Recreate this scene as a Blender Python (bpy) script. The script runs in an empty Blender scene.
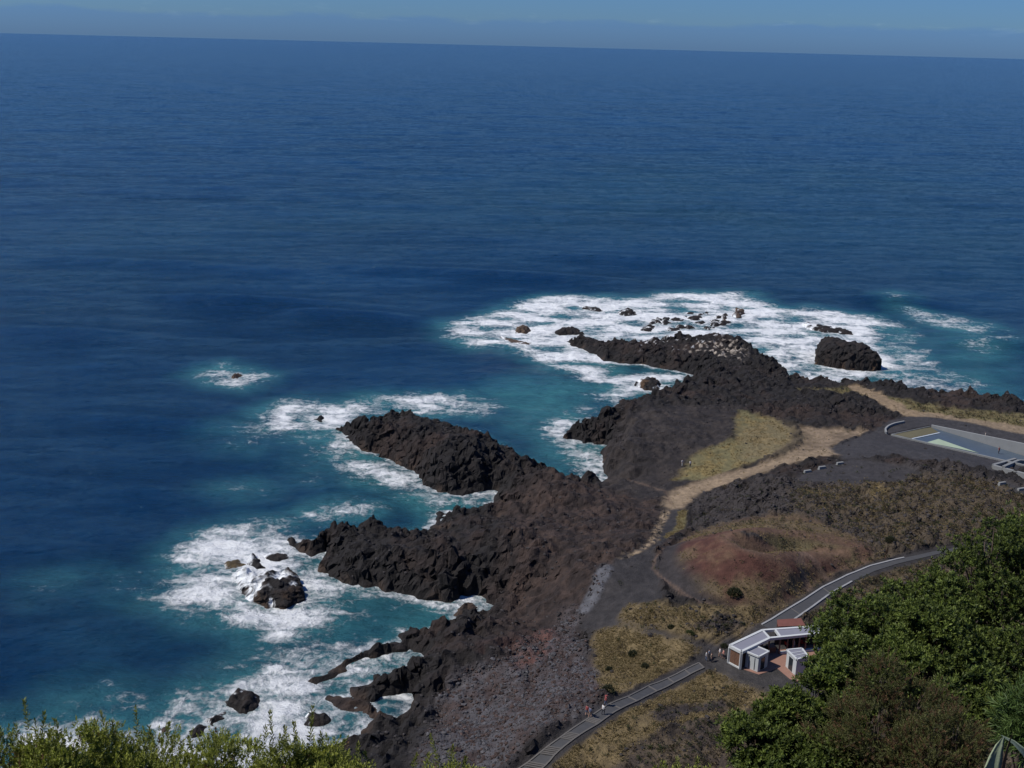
import bpy, bmesh, math, random
import numpy as np
from mathutils import Vector, Matrix
from mathutils.geometry import delaunay_2d_cdt

random.seed(7)
RNG = np.random.default_rng(11)
S = bpy.context.scene
COL = S.collection

# ------------------------------------------------------------------ camera
FPX = 1100.0
H_CAM = 100.0
PITCH = math.atan((384 - 44) / FPX)
ROLL = math.radians(1.455)
cp, sp = math.cos(PITCH), math.sin(PITCH)
_r, _u, _f = np.array([1., 0, 0]), np.array([0, sp, cp]), np.array([0, cp, -sp])
R_IMG = math.cos(ROLL) * _r + math.sin(ROLL) * _u
U_IMG = -math.sin(ROLL) * _r + math.cos(ROLL) * _u
EYE = np.array([0, 0, H_CAM])

def ray(px, py):
    px = np.asarray(px, float); py = np.asarray(py, float)
    return (px[..., None] - 512) / FPX * R_IMG - (py[..., None] - 384) / FPX * U_IMG + _f

def on_z(px, py, z):
    d = ray(px, py)
    t = (np.asarray(z, float) - H_CAM) / d[..., 2]
    return EYE + d * t[..., None]

def on_depth(px, py, Y):
    d = ray(px, py)
    return EYE + d * (Y / d[..., 1])[..., None]

# ------------------------------------------------------------------ noise
_perm = np.random.default_rng(5).permutation(512).astype(np.int64)
_perm = np.concatenate([_perm, _perm, _perm])
_ang = np.random.default_rng(6).random(512) * 2 * np.pi
_gx, _gy = np.cos(_ang), np.sin(_ang)

def _h(ix, iy, seed=0):
    return _perm[(_perm[(ix + seed * 37) & 511] + iy) & 511]

def perlin(x, y, seed=0):
    x = np.asarray(x, float); y = np.asarray(y, float)
    x0 = np.floor(x).astype(np.int64); y0 = np.floor(y).astype(np.int64)
    fx, fy = x - x0, y - y0
    u = fx * fx * fx * (fx * (fx * 6 - 15) + 10); v = fy * fy * fy * (fy * (fy * 6 - 15) + 10)
    def g(dx, dy):
        h = _h(x0 + dx, y0 + dy, seed)
        return _gx[h] * (fx - dx) + _gy[h] * (fy - dy)
    a = g(0, 0) * (1 - u) + g(1, 0) * u
    b = g(0, 1) * (1 - u) + g(1, 1) * u
    return (a * (1 - v) + b * v) * 1.41

def fbm(x, y, oct=4, seed=0, gain=.5):
    s, a, n = 0., 1., 0.
    for i in range(oct):
        s = s + a * perlin(x * 2 ** i, y * 2 ** i, seed + i); n += a; a *= gain
    return s / n

def ridged(x, y, oct=3, seed=0):
    s, a, n = 0., 1., 0.
    for i in range(oct):
        s = s + a * (1 - np.abs(perlin(x * 2 ** i, y * 2 ** i, seed + i)) * 2); n += a; a *= .5
    return s / n

def worley(x, y, seed=0):
    x = np.asarray(x, float); y = np.asarray(y, float)
    x0 = np.floor(x).astype(np.int64); y0 = np.floor(y).astype(np.int64)
    best = np.full(x.shape, 9.)
    for dx in (-1, 0, 1):
        for dy in (-1, 0, 1):
            h = _h(x0 + dx, y0 + dy, seed)
            px_ = x0 + dx + (h % 64) / 64.; py_ = y0 + dy + (h // 64 + .5) / 8.
            best = np.minimum(best, (px_ - x) ** 2 + (py_ - y) ** 2)
    return np.sqrt(best)

def sm(x, a, b):
    t = np.clip((x - a) / (b - a), 0, 1)
    return t * t * (3 - 2 * t)

def sdf(poly, X, Y, margin=30.):
    """signed distance to a closed polygon, positive inside; far points get -margin"""
    poly = np.asarray(poly, float)[:, :2]
    out = np.full(X.shape, -margin)
    m = ((X > poly[:, 0].min() - margin) & (X < poly[:, 0].max() + margin) &
         (Y > poly[:, 1].min() - margin) & (Y < poly[:, 1].max() + margin))
    x, y = X[m], Y[m]
    d = np.full(x.shape, 1e9); ins = np.zeros(x.shape, bool)
    n = len(poly)
    for i in range(n):
        ax, ay = poly[i]; bx, by = poly[(i + 1) % n]
        ex, ey = bx - ax, by - ay
        L = ex * ex + ey * ey + 1e-12
        t = np.clip(((x - ax) * ex + (y - ay) * ey) / L, 0, 1)
        d = np.minimum(d, (x - ax - t * ex) ** 2 + (y - ay - t * ey) ** 2)
        if ay != by:
            c = ((ay > y) != (by > y)) & (x < (bx - ax) * (y - ay) / (by - ay) + ax)
            ins ^= c
    d = np.sqrt(d)
    out[m] = np.clip(np.where(ins, d, -d), -margin, None)
    return out

def linedist(pts, X, Y, margin=20.):
    pts = np.asarray(pts, float)[:, :2]
    out = np.full(X.shape, margin)
    m = ((X > pts[:, 0].min() - margin) & (X < pts[:, 0].max() + margin) &
         (Y > pts[:, 1].min() - margin) & (Y < pts[:, 1].max() + margin))
    x, y = X[m], Y[m]; d = np.full(x.shape, 1e9)
    for (ax, ay), (bx, by) in zip(pts[:-1], pts[1:]):
        ex, ey = bx - ax, by - ay
        t = np.clip(((x - ax) * ex + (y - ay) * ey) / (ex * ex + ey * ey + 1e-12), 0, 1)
        d = np.minimum(d, (x - ax - t * ex) ** 2 + (y - ay - t * ey) ** 2)
    out[m] = np.minimum(np.sqrt(d), margin)
    return out

# ------------------------------------------------------------------ object helpers
def link(o, parent=None):
    COL.objects.link(o)
    if parent is not None: o.parent = parent
    return o

def tag(o, label=None, cat=None, group=None, kind=None):
    if label: o['label'] = label
    if cat: o['category'] = cat
    if group: o['group'] = group
    if kind: o['kind'] = kind
    return o

def empty(name, loc, rz=0.):
    o = bpy.data.objects.new(name, None); o.empty_display_size = .3
    o.location = Vector([float(c) for c in loc]); o.rotation_euler = (0, 0, rz)
    return link(o)

def np_mesh(name, V, F, mat, parent=None, smooth=True, cols=None, attrs=None):
    V = np.asarray(V, np.float32); F = np.asarray(F, np.int32)
    me = bpy.data.meshes.new(name)
    me.vertices.add(len(V)); me.vertices.foreach_set('co', V.ravel())
    k = F.shape[1]
    me.loops.add(F.size); me.loops.foreach_set('vertex_index', F.ravel())
    me.polygons.add(len(F))
    me.polygons.foreach_set('loop_start', np.arange(0, F.size, k, dtype=np.int32))
    try: me.polygons.foreach_set('loop_total', np.full(len(F), k, np.int32))
    except Exception: pass
    me.polygons.foreach_set('use_smooth', np.full(len(F), smooth, bool))
    if cols is not None:
        a = me.color_attributes.new('Col', 'FLOAT_COLOR', 'POINT')
        c = np.ones((len(V), 4), np.float32); c[:, :3] = cols
        a.data.foreach_set('color', c.ravel())
    for n, v in (attrs or {}).items():
        a = me.attributes.new(n, 'FLOAT', 'POINT'); a.data.foreach_set('value', np.asarray(v, np.float32))
    me.update(calc_edges=True); me.validate()
    if mat: me.materials.append(mat)
    o = bpy.data.objects.new(name, me)
    return link(o, parent)

def grid_faces(ny, nx):
    i = np.arange(ny - 1)[:, None] * nx + np.arange(nx - 1)[None]
    return np.stack([i, i + 1, i + nx + 1, i + nx], -1).reshape(-1, 4)

class MB:
    """collects boxes, beams and prisms; build() links them as ONE mesh object"""
    def __init__(s): s.v = []; s.f = []
    def hexa(s, b, t):
        n = len(s.v); k = len(b)
        s.v += [tuple(map(float, p)) for p in b] + [tuple(map(float, p)) for p in t]
        s.f.append([n + i for i in reversed(range(k))]); s.f.append([n + k + i for i in range(k)])
        for i in range(k):
            j = (i + 1) % k
            s.f.append([n + i, n + j, n + k + j, n + k + i])
    def box(s, c, size, rz=0.):
        c = np.asarray(c, float); hx, hy, hz = [a / 2 for a in size]
        ca, sa = math.cos(rz), math.sin(rz)
        q = [(x * ca - y * sa + c[0], x * sa + y * ca + c[1]) for x, y in ((-hx, -hy), (hx, -hy), (hx, hy), (-hx, hy))]
        s.hexa([(x, y, c[2] - hz) for x, y in q], [(x, y, c[2] + hz) for x, y in q])
    def beam(s, p, q, w, h):
        """horizontal-ish beam: width w sideways, height h, centred on the line p-q"""
        p = np.asarray(p, float); q = np.asarray(q, float); d = q - p
        L = np.linalg.norm(d); d = d / L
        side = np.cross(d, [0, 0, 1.]); ln = np.linalg.norm(side)
        side = np.array([1., 0, 0]) if ln < 1e-3 else side / ln
        up = np.cross(side, d)
        a = [p + side * sx * w / 2 + up * sz * h / 2 for sx, sz in ((-1, -1), (1, -1), (1, 1), (-1, 1))]
        b = [x + d * L for x in a]
        s.hexa(a, b)
    def prism(s, quad, z0, z1):
        s.hexa([(p[0], p[1], z0) for p in quad], [(p[0], p[1], z1) for p in quad])
    def build(s, name, mat, parent=None, bevel=0., origin=None):
        me = bpy.data.meshes.new(name)
        o_ = Vector([float(c) for c in origin]) if origin is not None else Vector((0, 0, 0))
        me.from_pydata([Vector(v) - o_ for v in s.v], [], s.f)
        bm = bmesh.new(); bm.from_mesh(me)
        bmesh.ops.recalc_face_normals(bm, faces=bm.faces)
        if bevel > 0:
            bmesh.ops.bevel(bm, geom=list(bm.edges), offset=bevel, segments=1, affect='EDGES')
        bm.to_mesh(me); bm.free()
        me.materials.append(mat)
        return link(bpy.data.objects.new(name, me), parent)

# ------------------------------------------------------------------ materials
def newmat(name):
    m = bpy.data.materials.new(name); m.use_nodes = True
    nt = m.node_tree; nt.nodes.clear()
    out = nt.nodes.new('ShaderNodeOutputMaterial')
    bs = nt.nodes.new('ShaderNodeBsdfPrincipled')
    nt.links.new(bs.outputs[0], out.inputs[0])
    return m, nt, bs, out

def N(nt, typ, **kw):
    n = nt.nodes.new(typ)
    for k, v in kw.items():
        if k in n.inputs.keys() if isinstance(k, str) else False: n.inputs[k].default_value = v
        else: setattr(n, k, v)
    return n

def noise(nt, co, scale, detail=4, rough=.55, dist=0.):
    n = nt.nodes.new('ShaderNodeTexNoise')
    n.inputs['Scale'].default_value = scale; n.inputs['Detail'].default_value = detail
    n.inputs['Roughness'].default_value = rough; n.inputs['Distortion'].default_value = dist
    nt.links.new(co, n.inputs['Vector']); return n

def math_(nt, op, a, b=None, c=None, clamp=False):
    n = nt.nodes.new('ShaderNodeMath'); n.operation = op; n.use_clamp = clamp
    for i, v in enumerate((a, b, c)):
        if v is None: continue
        if isinstance(v, (int, float)): n.inputs[i].default_value = v
        else: nt.links.new(v, n.inputs[i])
    return n.outputs[0]

def mix_(nt, fac, a, b, blend='MIX'):
    n = nt.nodes.new('ShaderNodeMix'); n.data_type = 'RGBA'; n.blend_type = blend
    for s, v in ((n.inputs[0], fac), (n.inputs[6], a), (n.inputs[7], b)):
        if isinstance(v, (int, float)): s.default_value = v
        elif isinstance(v, tuple): s.default_value = (*v, 1) if len(v) == 3 else v
        else: nt.links.new(v, s)
    return n.outputs[2]

def plain(name, col, rough=.7, var=.25, scale=2., metal=0., bump=0.02):
    m, nt, bs, out = newmat(name)
    co = nt.nodes.new('ShaderNodeTexCoord').outputs['Object']
    n1 = noise(nt, co, scale, 6, .6)
    f = math_(nt, 'MULTIPLY_ADD', n1.outputs[0], 2 * var, 1 - var)
    g = nt.nodes.new('ShaderNodeCombineColor')
    for i in range(3): nt.links.new(f, g.inputs[i])
    nt.links.new(mix_(nt, 1., (*col, 1), g.outputs[0], 'MULTIPLY'), bs.inputs['Base Color'])
    bs.inputs['Roughness'].default_value = rough; bs.inputs['Metallic'].default_value = metal
    if bump:
        b = nt.nodes.new('ShaderNodeBump'); b.inputs['Distance'].default_value = bump; b.inputs['Strength'].default_value = .6
        n2 = noise(nt, co, scale * 6, 4, .6)
        nt.links.new(n2.outputs[0], b.inputs['Height']); nt.links.new(b.outputs[0], bs.inputs['Normal'])
    return m

def ground_mat():
    m, nt, bs, out = newmat('lava_ground')
    co = nt.nodes.new('ShaderNodeTexCoord').outputs['Object']
    at = nt.nodes.new('ShaderNodeAttribute'); at.attribute_name = 'Col'
    n1 = noise(nt, co, .9, 8, .7); n2 = noise(nt, co, 5., 5, .65)
    f = math_(nt, 'MULTIPLY_ADD', n1.outputs[0], 1.5, .25)
    f = math_(nt, 'MULTIPLY', f, math_(nt, 'MULTIPLY_ADD', n2.outputs[0], 1.0, .5))
    g = nt.nodes.new('ShaderNodeCombineColor')
    for i in range(3): nt.links.new(f, g.inputs[i])
    nt.links.new(mix_(nt, 1., at.outputs['Color'], g.outputs[0], 'MULTIPLY'), bs.inputs['Base Color'])
    bs.inputs['Roughness'].default_value = .9; bs.inputs['Specular IOR Level'].default_value = .25
    b = nt.nodes.new('ShaderNodeBump'); b.inputs['Distance'].default_value = .45; b.inputs['Strength'].default_value = 1.
    h = math_(nt, 'ADD', n1.outputs[0], math_(nt, 'MULTIPLY', n2.outputs[0], .35))
    nt.links.new(h, b.inputs['Height']); nt.links.new(b.outputs[0], bs.inputs['Normal'])
    return m

def leaf_mat(name, rough=.45, spec=.4):
    m, nt, bs, out = newmat(name)
    at = nt.nodes.new('ShaderNodeAttribute'); at.attribute_name = 'Col'
    nt.links.new(at.outputs['Color'], bs.inputs['Base Color'])
    bs.inputs['Roughness'].default_value = rough; bs.inputs['Specular IOR Level'].default_value = spec
    tr = nt.nodes.new('ShaderNodeBsdfTranslucent')
    nt.links.new(mix_(nt, 1., at.outputs['Color'], (.9, 1., .35), 'MULTIPLY'), tr.inputs['Color'])
    mx = nt.nodes.new('ShaderNodeMixShader'); mx.inputs[0].default_value = .22
    nt.links.new(bs.outputs[0], mx.inputs[1]); nt.links.new(tr.outputs[0], mx.inputs[2])
    nt.links.new(mx.outputs[0], out.inputs[0])
    return m

M_GROUND = ground_mat()
M_LEAF = leaf_mat('foliage', .55, .25); M_DRY = leaf_mat('dry_foliage', .8, .1)
M_BARK = plain('bark', (.09, .065, .05), .9, .4, 6)
M_ASPHALT = plain('asphalt', (.05, .05, .053), .85, .3, 1.2, bump=.02)
M_KERB = plain('weathered_timber_edging', (.10, .092, .085), .85, .3, 1.5)
M_WHITEKERB = plain('pale_kerb_stone', (.27, .27, .27), .8, .25, 1.)
M_WHITE = plain('white_painted_steel', (.52, .53, .52), .5, .08, 1.5, bump=.004)
M_BOX = plain('whitewashed_boards', (.46, .48, .48), .65, .12, 1.5, bump=.006)
M_ROOF = plain('grey_roof_membrane', (.20, .20, .235), .7, .12, 1., bump=.006)
M_WOOD = plain('brown_timber', (.16, .085, .055), .7, .3, 3)
M_DARKWOOD = plain('dark_timber', (.05, .035, .03), .8, .3, 3)
M_TERRA = plain('terracotta_paving', (.25, .135, .10), .85, .2, 1.5)
M_RUST = plain('rusty_sheet', (.15, .055, .04), .85, .3, 1.2)
M_DARK = plain('dark_glass', (.025, .03, .035), .15, .2, 2, bump=0)
M_RED = plain('red_plastic', (.45, .03, .025), .45, .1, 3, bump=0)
M_CONC = plain('concrete', (.25, .255, .25), .85, .2, .6)
M_CONCPALE = plain('pale_concrete', (.21, .215, .21), .85, .2, .6)
M_POOL = plain('pool_floor_paint', (.07, .095, .125), .5, .2, .5, bump=.01)
M_POOLGREEN = plain('pale_green_pool_floor', (.36, .43, .30), .5, .15, .6, bump=.01)
M_LAWN = plain('dry_lawn', (.11, .098, .055), .95, .3, 2)
M_LINE = plain('white_line_paint', (.45, .5, .55), .7, .1, 2)

# ------------------------------------------------------------------ coast outline (photo pixels + height of that edge)
coast_px = [(300,768,0),(348,744,0),(362,731,0),(355,717,0),(332,709,0),(323,702,0),(327,694,1),(350,696,0),(367,704,0),(376,716,0),(395,723,0),
 (410,710,0),(414,701,0),(399,695,0),(381,696,0),(364,695,1),(353,691,1),(355,680,1),(378,671,2),(402,667,2),(419,662,0),(416,653,0),(399,650,0),
 (384,655,0),(371,659,0),(367,653,1),(352,664,0),(334,676,0),(319,684,0),(312,680,.6),(327,663,1.6),(341,655,2),(353,648,2),(364,639,3),(374,631,3),
 (395,629,3),(402,618,3),(407,613,4),(426,613,4),(444,612,3),(458,614,0),(468,618,0),(486,615,0),(493,605,0),(489,588,2),(463,587,2),(460,599,0),
 (433,601,0),(409,598,0),(388,594,0),(364,587,0),(339,583,0),(324,575,0),(322,559,0),(327,549,0),(311,556,0),(297,550,0),(286,541,0),(289,527,3),
 (306,531,3),(325,521,4),(343,515,5),(378,512,6),(392,517,5),(407,512,6),(427,507,6),(440,505,2),(470,508,1),(495,505,1),(497,492,0),(470,494,0),
 (447,495,0),(422,486,0),(409,470,0),(387,457,0),(362,451,0),(350,442,0),(334,431,0),(335,423,2),(350,414,5),(366,411,6),(381,407,6),(400,406,6),
 (431,410,6),(450,414,6),(461,417,6),(474,423,6),(492,429,6),(517,442,6),(542,451,6),(567,456,6),(576,466,4),(585,478,0),(595,481,0),(604,479,0),
 (602,468,0),(603,457,0),(615,450,0),(608,445,0),(590,443,0),(567,440,0),(567,426,3),(577,415,6),(589,407,7),(608,402,7),(617,390,8),(636,391,7),
 (664,396,4),(667,387,4),(689,382,2),(691,375,0),(677,371,0),(652,367,0),(645,364,0),(624,364,0),(600,360,0),(589,351,0),(564,342,0),(580,336,1),
 (605,339,2),(636,340,2),(667,340,2),(699,337,2),(721,332,2),(735,337,3),(754,345,3),(770,357,3),(781,367,0),(781,376,0),(798,379,4),(829,378,5),
 (857,381,5),(879,386,5),(907,389,5),(935,392,5),(963,398,5),(985,403,5),(1004,401,6),(1024,400,6)]
cpx = np.array(coast_px, float)
coast = on_z(cpx[:, 0], cpx[:, 1], cpx[:, 2])[:, :2].tolist()
coast += [(180, 292), (215, 285), (262, 300), (340, 300), (340, -60), (-160, -60), (-160, 85), (-100, 96), (-60, 106), (-45, 112)]
coast = np.array(coast)

# local cliff-top heights
hpx = np.array([(335,705,2.2),(345,725,2),(400,690,3.5),(340,668,1.5),(360,560,6.5),(304,545,3.5),(330,530,5),(450,570,7),(400,640,4.5),(470,640,6),(520,540,8),
 (380,430,6),(345,425,4.5),(450,450,7.5),(560,470,7.5),(600,430,9),(625,405,8.5),(680,400,8),(650,350,3),(590,345,2.2),(740,350,4),(765,365,5),(820,400,7.5),(900,400,8),
 (1000,410,8.5),(700,600,10.5),(850,500,10),(580,720,10.5),(950,480,10),(430,740,6),(620,560,10),(450,512,1.2),(484,512,1.4),(470,516,2.5),(595,488,1.6),(574,486,2.2),(612,486,2.6),(484,618,1.2),(445,620,1.8),(470,632,4),(400,732,1.2),(375,724,1.0),(420,715,2.5)], float)
hxy = on_z(hpx[:, 0], hpx[:, 1], hpx[:, 2])[:, :2]

# ------------------------------------------------------------------ ground grid
STEP = .38
GX = np.concatenate([np.arange(-158, -78, 4.), np.arange(-78, 190, STEP), np.arange(190, 335, 3.)])
GY = np.concatenate([np.arange(-55, 104, 2.), np.arange(104, 462, STEP)])
X, Y = np.meshgrid(GX, GY)
print('grid', X.shape)

wx = X + fbm(X / 9, Y / 9, 4, 3) * 3.0 + (worley(X / 3.4, Y / 3.4, 5) - .5) * 1.8
wy = Y + fbm(X / 9 + 31, Y / 9 + 7, 4, 4) * 3.0 + (worley(X / 3.4, Y / 3.4, 6) - .5) * 1.8
D = sdf(coast, wx, wy, 60.)
D0 = sdf(coast, X, Y, 60.)
num = np.zeros(X.shape); den = np.zeros(X.shape)
for (qx, qy), h in zip(hxy, hpx[:, 2]):
    w = 1 / (((X - qx) ** 2 + (Y - qy) ** 2) + 14.) ** 1.8
    num += w * h; den += w
HT = num / den
coastal = 1 - np.exp(-np.clip(D, 0, None) / (2.3 + 2.6 * sm(fbm(X / 11, Y / 11, 2, 8), -.3, .4)))
BASE = HT * coastal + np.clip(D, 0, 60) * .012
led = BASE + fbm(X / 5, Y / 5, 3, 9) * 1.4
stp = 1.9; fl = np.floor(led / stp); fr_ = led / stp - fl
BASE = BASE + (stp * (fl + sm(fr_, .25, .75)) - led) * .8 * (1 - sm(D, 7, 14)) * sm(D, 0, 1.5)
BASE = np.where(D < 0, D * .9, BASE)
SL = 98.2 - .82 * Y + 3.5 * sm(X, 7, 14) * sm(Y, 10, 24) * (1 - sm(Y, 60, 100)) - 1.2 * sm(Y, 60, 110)
SL = SL + fbm(X / 15, Y / 15, 3, 40) * 1.0 * sm(Y, 35, 60)
kk = np.clip((SL - BASE) / 6 + .5, 0, 1)
BASE = np.where(D > -40, BASE * (1 - kk) + SL * kk + 3 * kk * (1 - kk), BASE)
BASE = np.where(Y < -2, np.minimum(BASE, 98.2), BASE)

def gsample(A, x, y):
    x = np.asarray(x, float); y = np.asarray(y, float)
    i = np.clip(np.searchsorted(GX, x) - 1, 0, len(GX) - 2); j = np.clip(np.searchsorted(GY, y) - 1, 0, len(GY) - 2)
    u = np.clip((x - GX[i]) / (GX[i + 1] - GX[i]), 0, 1); v = np.clip((y - GY[j]) / (GY[j + 1] - GY[j]), 0, 1)
    return (A[j, i] * (1 - u) + A[j, i + 1] * u) * (1 - v) + (A[j + 1, i] * (1 - u) + A[j + 1, i + 1] * u) * v

def on_ground(pts, A=None):
    """photo pixels -> points on the ground surface"""
    A = BASE if A is None else A
    p = np.asarray(pts, float)[:, :2]
    d = ray(p[:, 0], p[:, 1])
    zs = np.linspace(40, 0, 401)
    done = np.zeros(len(p), bool); res = np.zeros((len(p), 3))
    for z in zs:
        t = (z - H_CAM) / d[:, 2]; q = EYE + d * t[:, None]
        hit = (~done) & (gsample(A, q[:, 0], q[:, 1]) >= z)
        res[hit] = q[hit]; done |= hit
    miss = ~done
    if miss.any(): res[miss] = (EYE + d * ((0 - H_CAM) / d[:, 2])[:, None])[miss]
    return res

# ---- the cinder cone
rim_px = [(722,537,5.8),(735,527,6.8),(752,521,7.4),(770,519,7.0),(790,521,5.6),(812,526,4.1),(835,533,2.7),(852,541,1.8),(864,551,1.2),(852,555,1.2),(836,554,1.1),(815,555,1.6),(800,554,2.7),(775,553,5.2),(752,548,6.4),(735,543,6.2)]
ZC = 10.3
rpx = np.array(rim_px, float)
rim = on_z(rpx[:, 0], rpx[:, 1], ZC + rpx[:, 2])[:, :2]
RD = sdf(rim, X + fbm(X / 14, Y / 14, 3, 50) * 1.5, Y + fbm(X / 14, Y / 14, 3, 51) * 1.5, 70.)
rc = rim.mean(0)
rn, rdn = np.zeros(X.shape), np.zeros(X.shape)
for (qx, qy), h in zip(rim, rpx[:, 2]):
    w = 1 / ((X - qx) ** 2 + (Y - qy) ** 2 + 25.) ** 1.3
    rn += w * h; rdn += w
RIM = rn / rdn * 1.12
foot = on_ground([(650,577),(661,550),(690,532),(722,521),(765,512.5),(815,518),(862,534),(893,550),(886,557),(852,568),(826,583),(803,597),(775,612),(740,613),(700,607),(668,592)])
FD = np.clip(sdf(foot, X + fbm(X / 14, Y / 14, 3, 52) * 1.2, Y + fbm(X / 14, Y / 14, 3, 53) * 1.2, 40.), 0, None)
outer = RIM * (FD / (FD + np.clip(-RD, 0, None) + 1e-6)) ** 1.05 * (FD > 0)
inner = RIM * (1 - .9 * sm(RD, -.6, 6.5)) - 1.2 * sm(RD, 2, 7)
CONE = np.where(RD > 0, inner, np.maximum(outer, 0)) * sm(FD, 0, 2.5)
for _ in range(1):
    for ax_ in (0, 1):
        CONE = sum(np.roll(CONE, k, ax_) for k in range(-3, 4)) / 7.
CONE = CONE - .3 * np.exp(-(RD / 1.3) ** 2) * (CONE > .5) + .22 * fbm(X / 6, Y / 6, 3, 55) * (CONE > .3)
BASE0 = BASE.copy()
BASE = BASE + CONE * (D0 > 12)

# ---- swimming pool cut
ppx = [(892, 434.5), (930.5, 426.4), (1060, 452.8), (1060, 473)]
PW = on_ground(ppx)
pz0 = float(np.mean(PW[:2, 2]))
PW = on_z(np.array([p[0] for p in ppx]), np.array([p[1] for p in ppx]), np.full(4, pz0))
pA, pB, pC, pD = [PW[i][:2] for i in range(4)]
along = (pC - pB) / np.linalg.norm(pC - pB); pLen = np.linalg.norm(pC - pB)
def pool_depth(x, y):
    t = ((x - pB[0]) * along[0] + (y - pB[1]) * along[1]) / pLen
    return 0.25 + 3.3 * np.clip(t, -.045, 1)
PS = sdf([pA, pB, pC, pD], X, Y, 30.)
near_pool = sm(PS, -14, -1)
BASE = BASE * (1 - near_pool) + pz0 * near_pool
BASE_FLAT = BASE.copy()
poolcut = sm(PS, -1.05, -.45) * (pool_depth(X, Y) + .5)

# ---- pavilion pad
pv = on_ground([(729, 662), (742, 665.6), (770, 668), (800, 655), (760, 650)])
PZ = float(np.median(pv[:, 2]))
pad = sdf(on_z(np.array([724, 741, 775, 850, 850, 762.]), np.array([664, 676, 686, 690, 632, 640.]), np.full(6, PZ))[:, :2], X, Y, 20)
pm = sm(pad, -7, 0)
BASE = BASE * (1 - pm) + PZ * pm

# ------------------------------------------------------------------ ground zones: colour, roughness, scatter
def zone(px_poly, soft=1.5, wob=2.5, seed=0, z=None):
    w = on_ground(px_poly) if z is None else on_z(np.array([p[0] for p in px_poly], float), np.array([p[1] for p in px_poly], float), np.full(len(px_poly), z))
    s = sdf(w[:, :2], X, Y, 25.)
    s = s + fbm(X / (wob * 2.5), Y / (wob * 2.5), 4, 60 + seed) * wob
    return sm(s, -soft, soft)

def trail(px_pts, width, soft=.5, seed=0):
    w = on_ground(px_pts)
    d = linedist(w, X, Y) + fbm(X / 3, Y / 3, 3, 90 + seed) * width * .5
    return 1 - sm(d, width / 2, width / 2 + soft)

n_a = fbm(X / 22, Y / 22, 5, 100); n_b = fbm(X / 5, Y / 5, 5, 110); n_c = fbm(X / 1.6, Y / 1.6, 3, 120)
COLR = np.empty(X.shape + (3,))
lava = np.array([.019, .017, .017]); brown = np.array([.034, .024, .021])
w_ = sm(n_a + .5 * n_b, -.1, .5)[..., None]
COLR[:] = lava * (1 - w_) + brown * w_
ROUGH = np.full(X.shape, 1.0)
DG = np.zeros(X.shape); DS = np.zeros(X.shape); DT = np.full(X.shape, .1)

def paint(mask, col, rough=None, dg=None, ds=None, dt=None, var=.0, alt=None):
    global COLR, ROUGH, DG, DS, DT
    m = mask[..., None]
    c = np.broadcast_to(np.array(col, float), COLR.shape)
    if alt is not None:
        k = sm(n_b + .6 * n_c, -.25 + var, .35 + var)[..., None]
        c = c * (1 - k) + np.array(alt, float) * k
    COLR = COLR * (1 - m) + c * m
    if rough is not None: ROUGH = ROUGH * (1 - mask) + rough * mask
    if dg is not None: DG = DG * (1 - mask) + dg * mask
    if ds is not None: DS = DS * (1 - mask) + ds * mask
    if dt is not None: DT = DT * (1 - mask) + dt * mask

DRYG = (.175, .130, .066); DRYG2 = (.105, .08, .047); OLIVE = (.15, .132, .066); DARKSOIL = (.05, .040, .036)
TAN = (.255, .19, .125); GRAV = (.036, .033, .034)
# inland brown lava with less relief
paint(zone([(500,500),(600,490),(660,500),(655,530),(620,560),(592,600),(580,625),(520,640),(490,600),(510,560)], 4, 4, 1), (.031,.023,.021), .8, alt=(.050,.034,.028))
paint(zone([(600,450),(620,420),(680,405),(735,408),(745,430),(700,470),(690,490),(640,500),(600,488)], 3, 3, 2), (.028,.024,.024), .34, dt=.1, alt=(.040,.033,.030))
# bouldery grey beach terrace
cob = zone([(395,775),(430,740),(440,700),(470,672),(505,655),(545,640),(570,612),(585,622),(592,655),(603,695),(590,714),(560,730),(525,752),(505,780)], 3, 4, 3)
paint(cob, (.062,.045,.042), .4, dt=2.6, alt=(.078,.074,.08), var=-.12)
paint(zone([(480,655),(540,632),(570,640),(575,690),(520,700),(470,690)], 3, 5, 33) * sm(n_a + n_b, 0, .5), (.10,.052,.044), None)
# dark foot of the hill
paint(zone([(560,780),(640,742),(700,722),(760,715),(800,680),(850,640),(900,600),(960,560),(1060,560),(1060,790),(560,800)], 2.5, 3, 4), (.072,.055,.043), .35, ds=.5, dg=.15, dt=.3, alt=(.10,.075,.05))
# gravel road and apron
paint(zone([(668,508),(684,508),(682,530),(655,551),(660,575),(662,600),(640,606),(622,612),(619,620),(660,630),(700,645),(735,628),(772,612),(790,640),(735,668),(705,668),(690,650),(655,636),(600,632),(577,628),(590,608),(594,587),(605,570),(622,557),(652,543),(657,534)], .7, .7, 5), GRAV, .04, 0, .02, .06, alt=(.042,.038,.038))
# red cone: flank, rim and bowl
paint(zone([(735,640),(750,612),(800,592),(850,566),(890,552),(905,556),(880,566),(850,577),(824,590),(804,602),(772,622)], 1., 1.5, 83), (.085,.062,.04), .3, .4, .3, .2, alt=(.11,.082,.048))
paint(sm(FD, 0, 1.5) * sm(X - rc[0], -20, -12), (.080,.052,.038), .15, .2, .15, .1, alt=(.105,.075,.045))
cf = sm(CONE, .25, 1.4)
paint(cf, (.082,.036,.027), .12, .02, .04, .05, alt=(.100,.052,.035))
paint(cf * sm(n_a * .7 + n_b, .1, .5) * .35, (.12,.085,.05), .12, .2, .1)
paint(cf * (1 - sm(CONE, 1.5, 4.5)) * sm(n_b, -.3, .2) * .75 * (Y < rc[1]), (.13,.10,.055), .2, .5, .15)
leftf = cf * sm(rc[0] - X, 17, 30) * (RD < 0) * (1 - sm(CONE, 2.5, 6))
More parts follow.
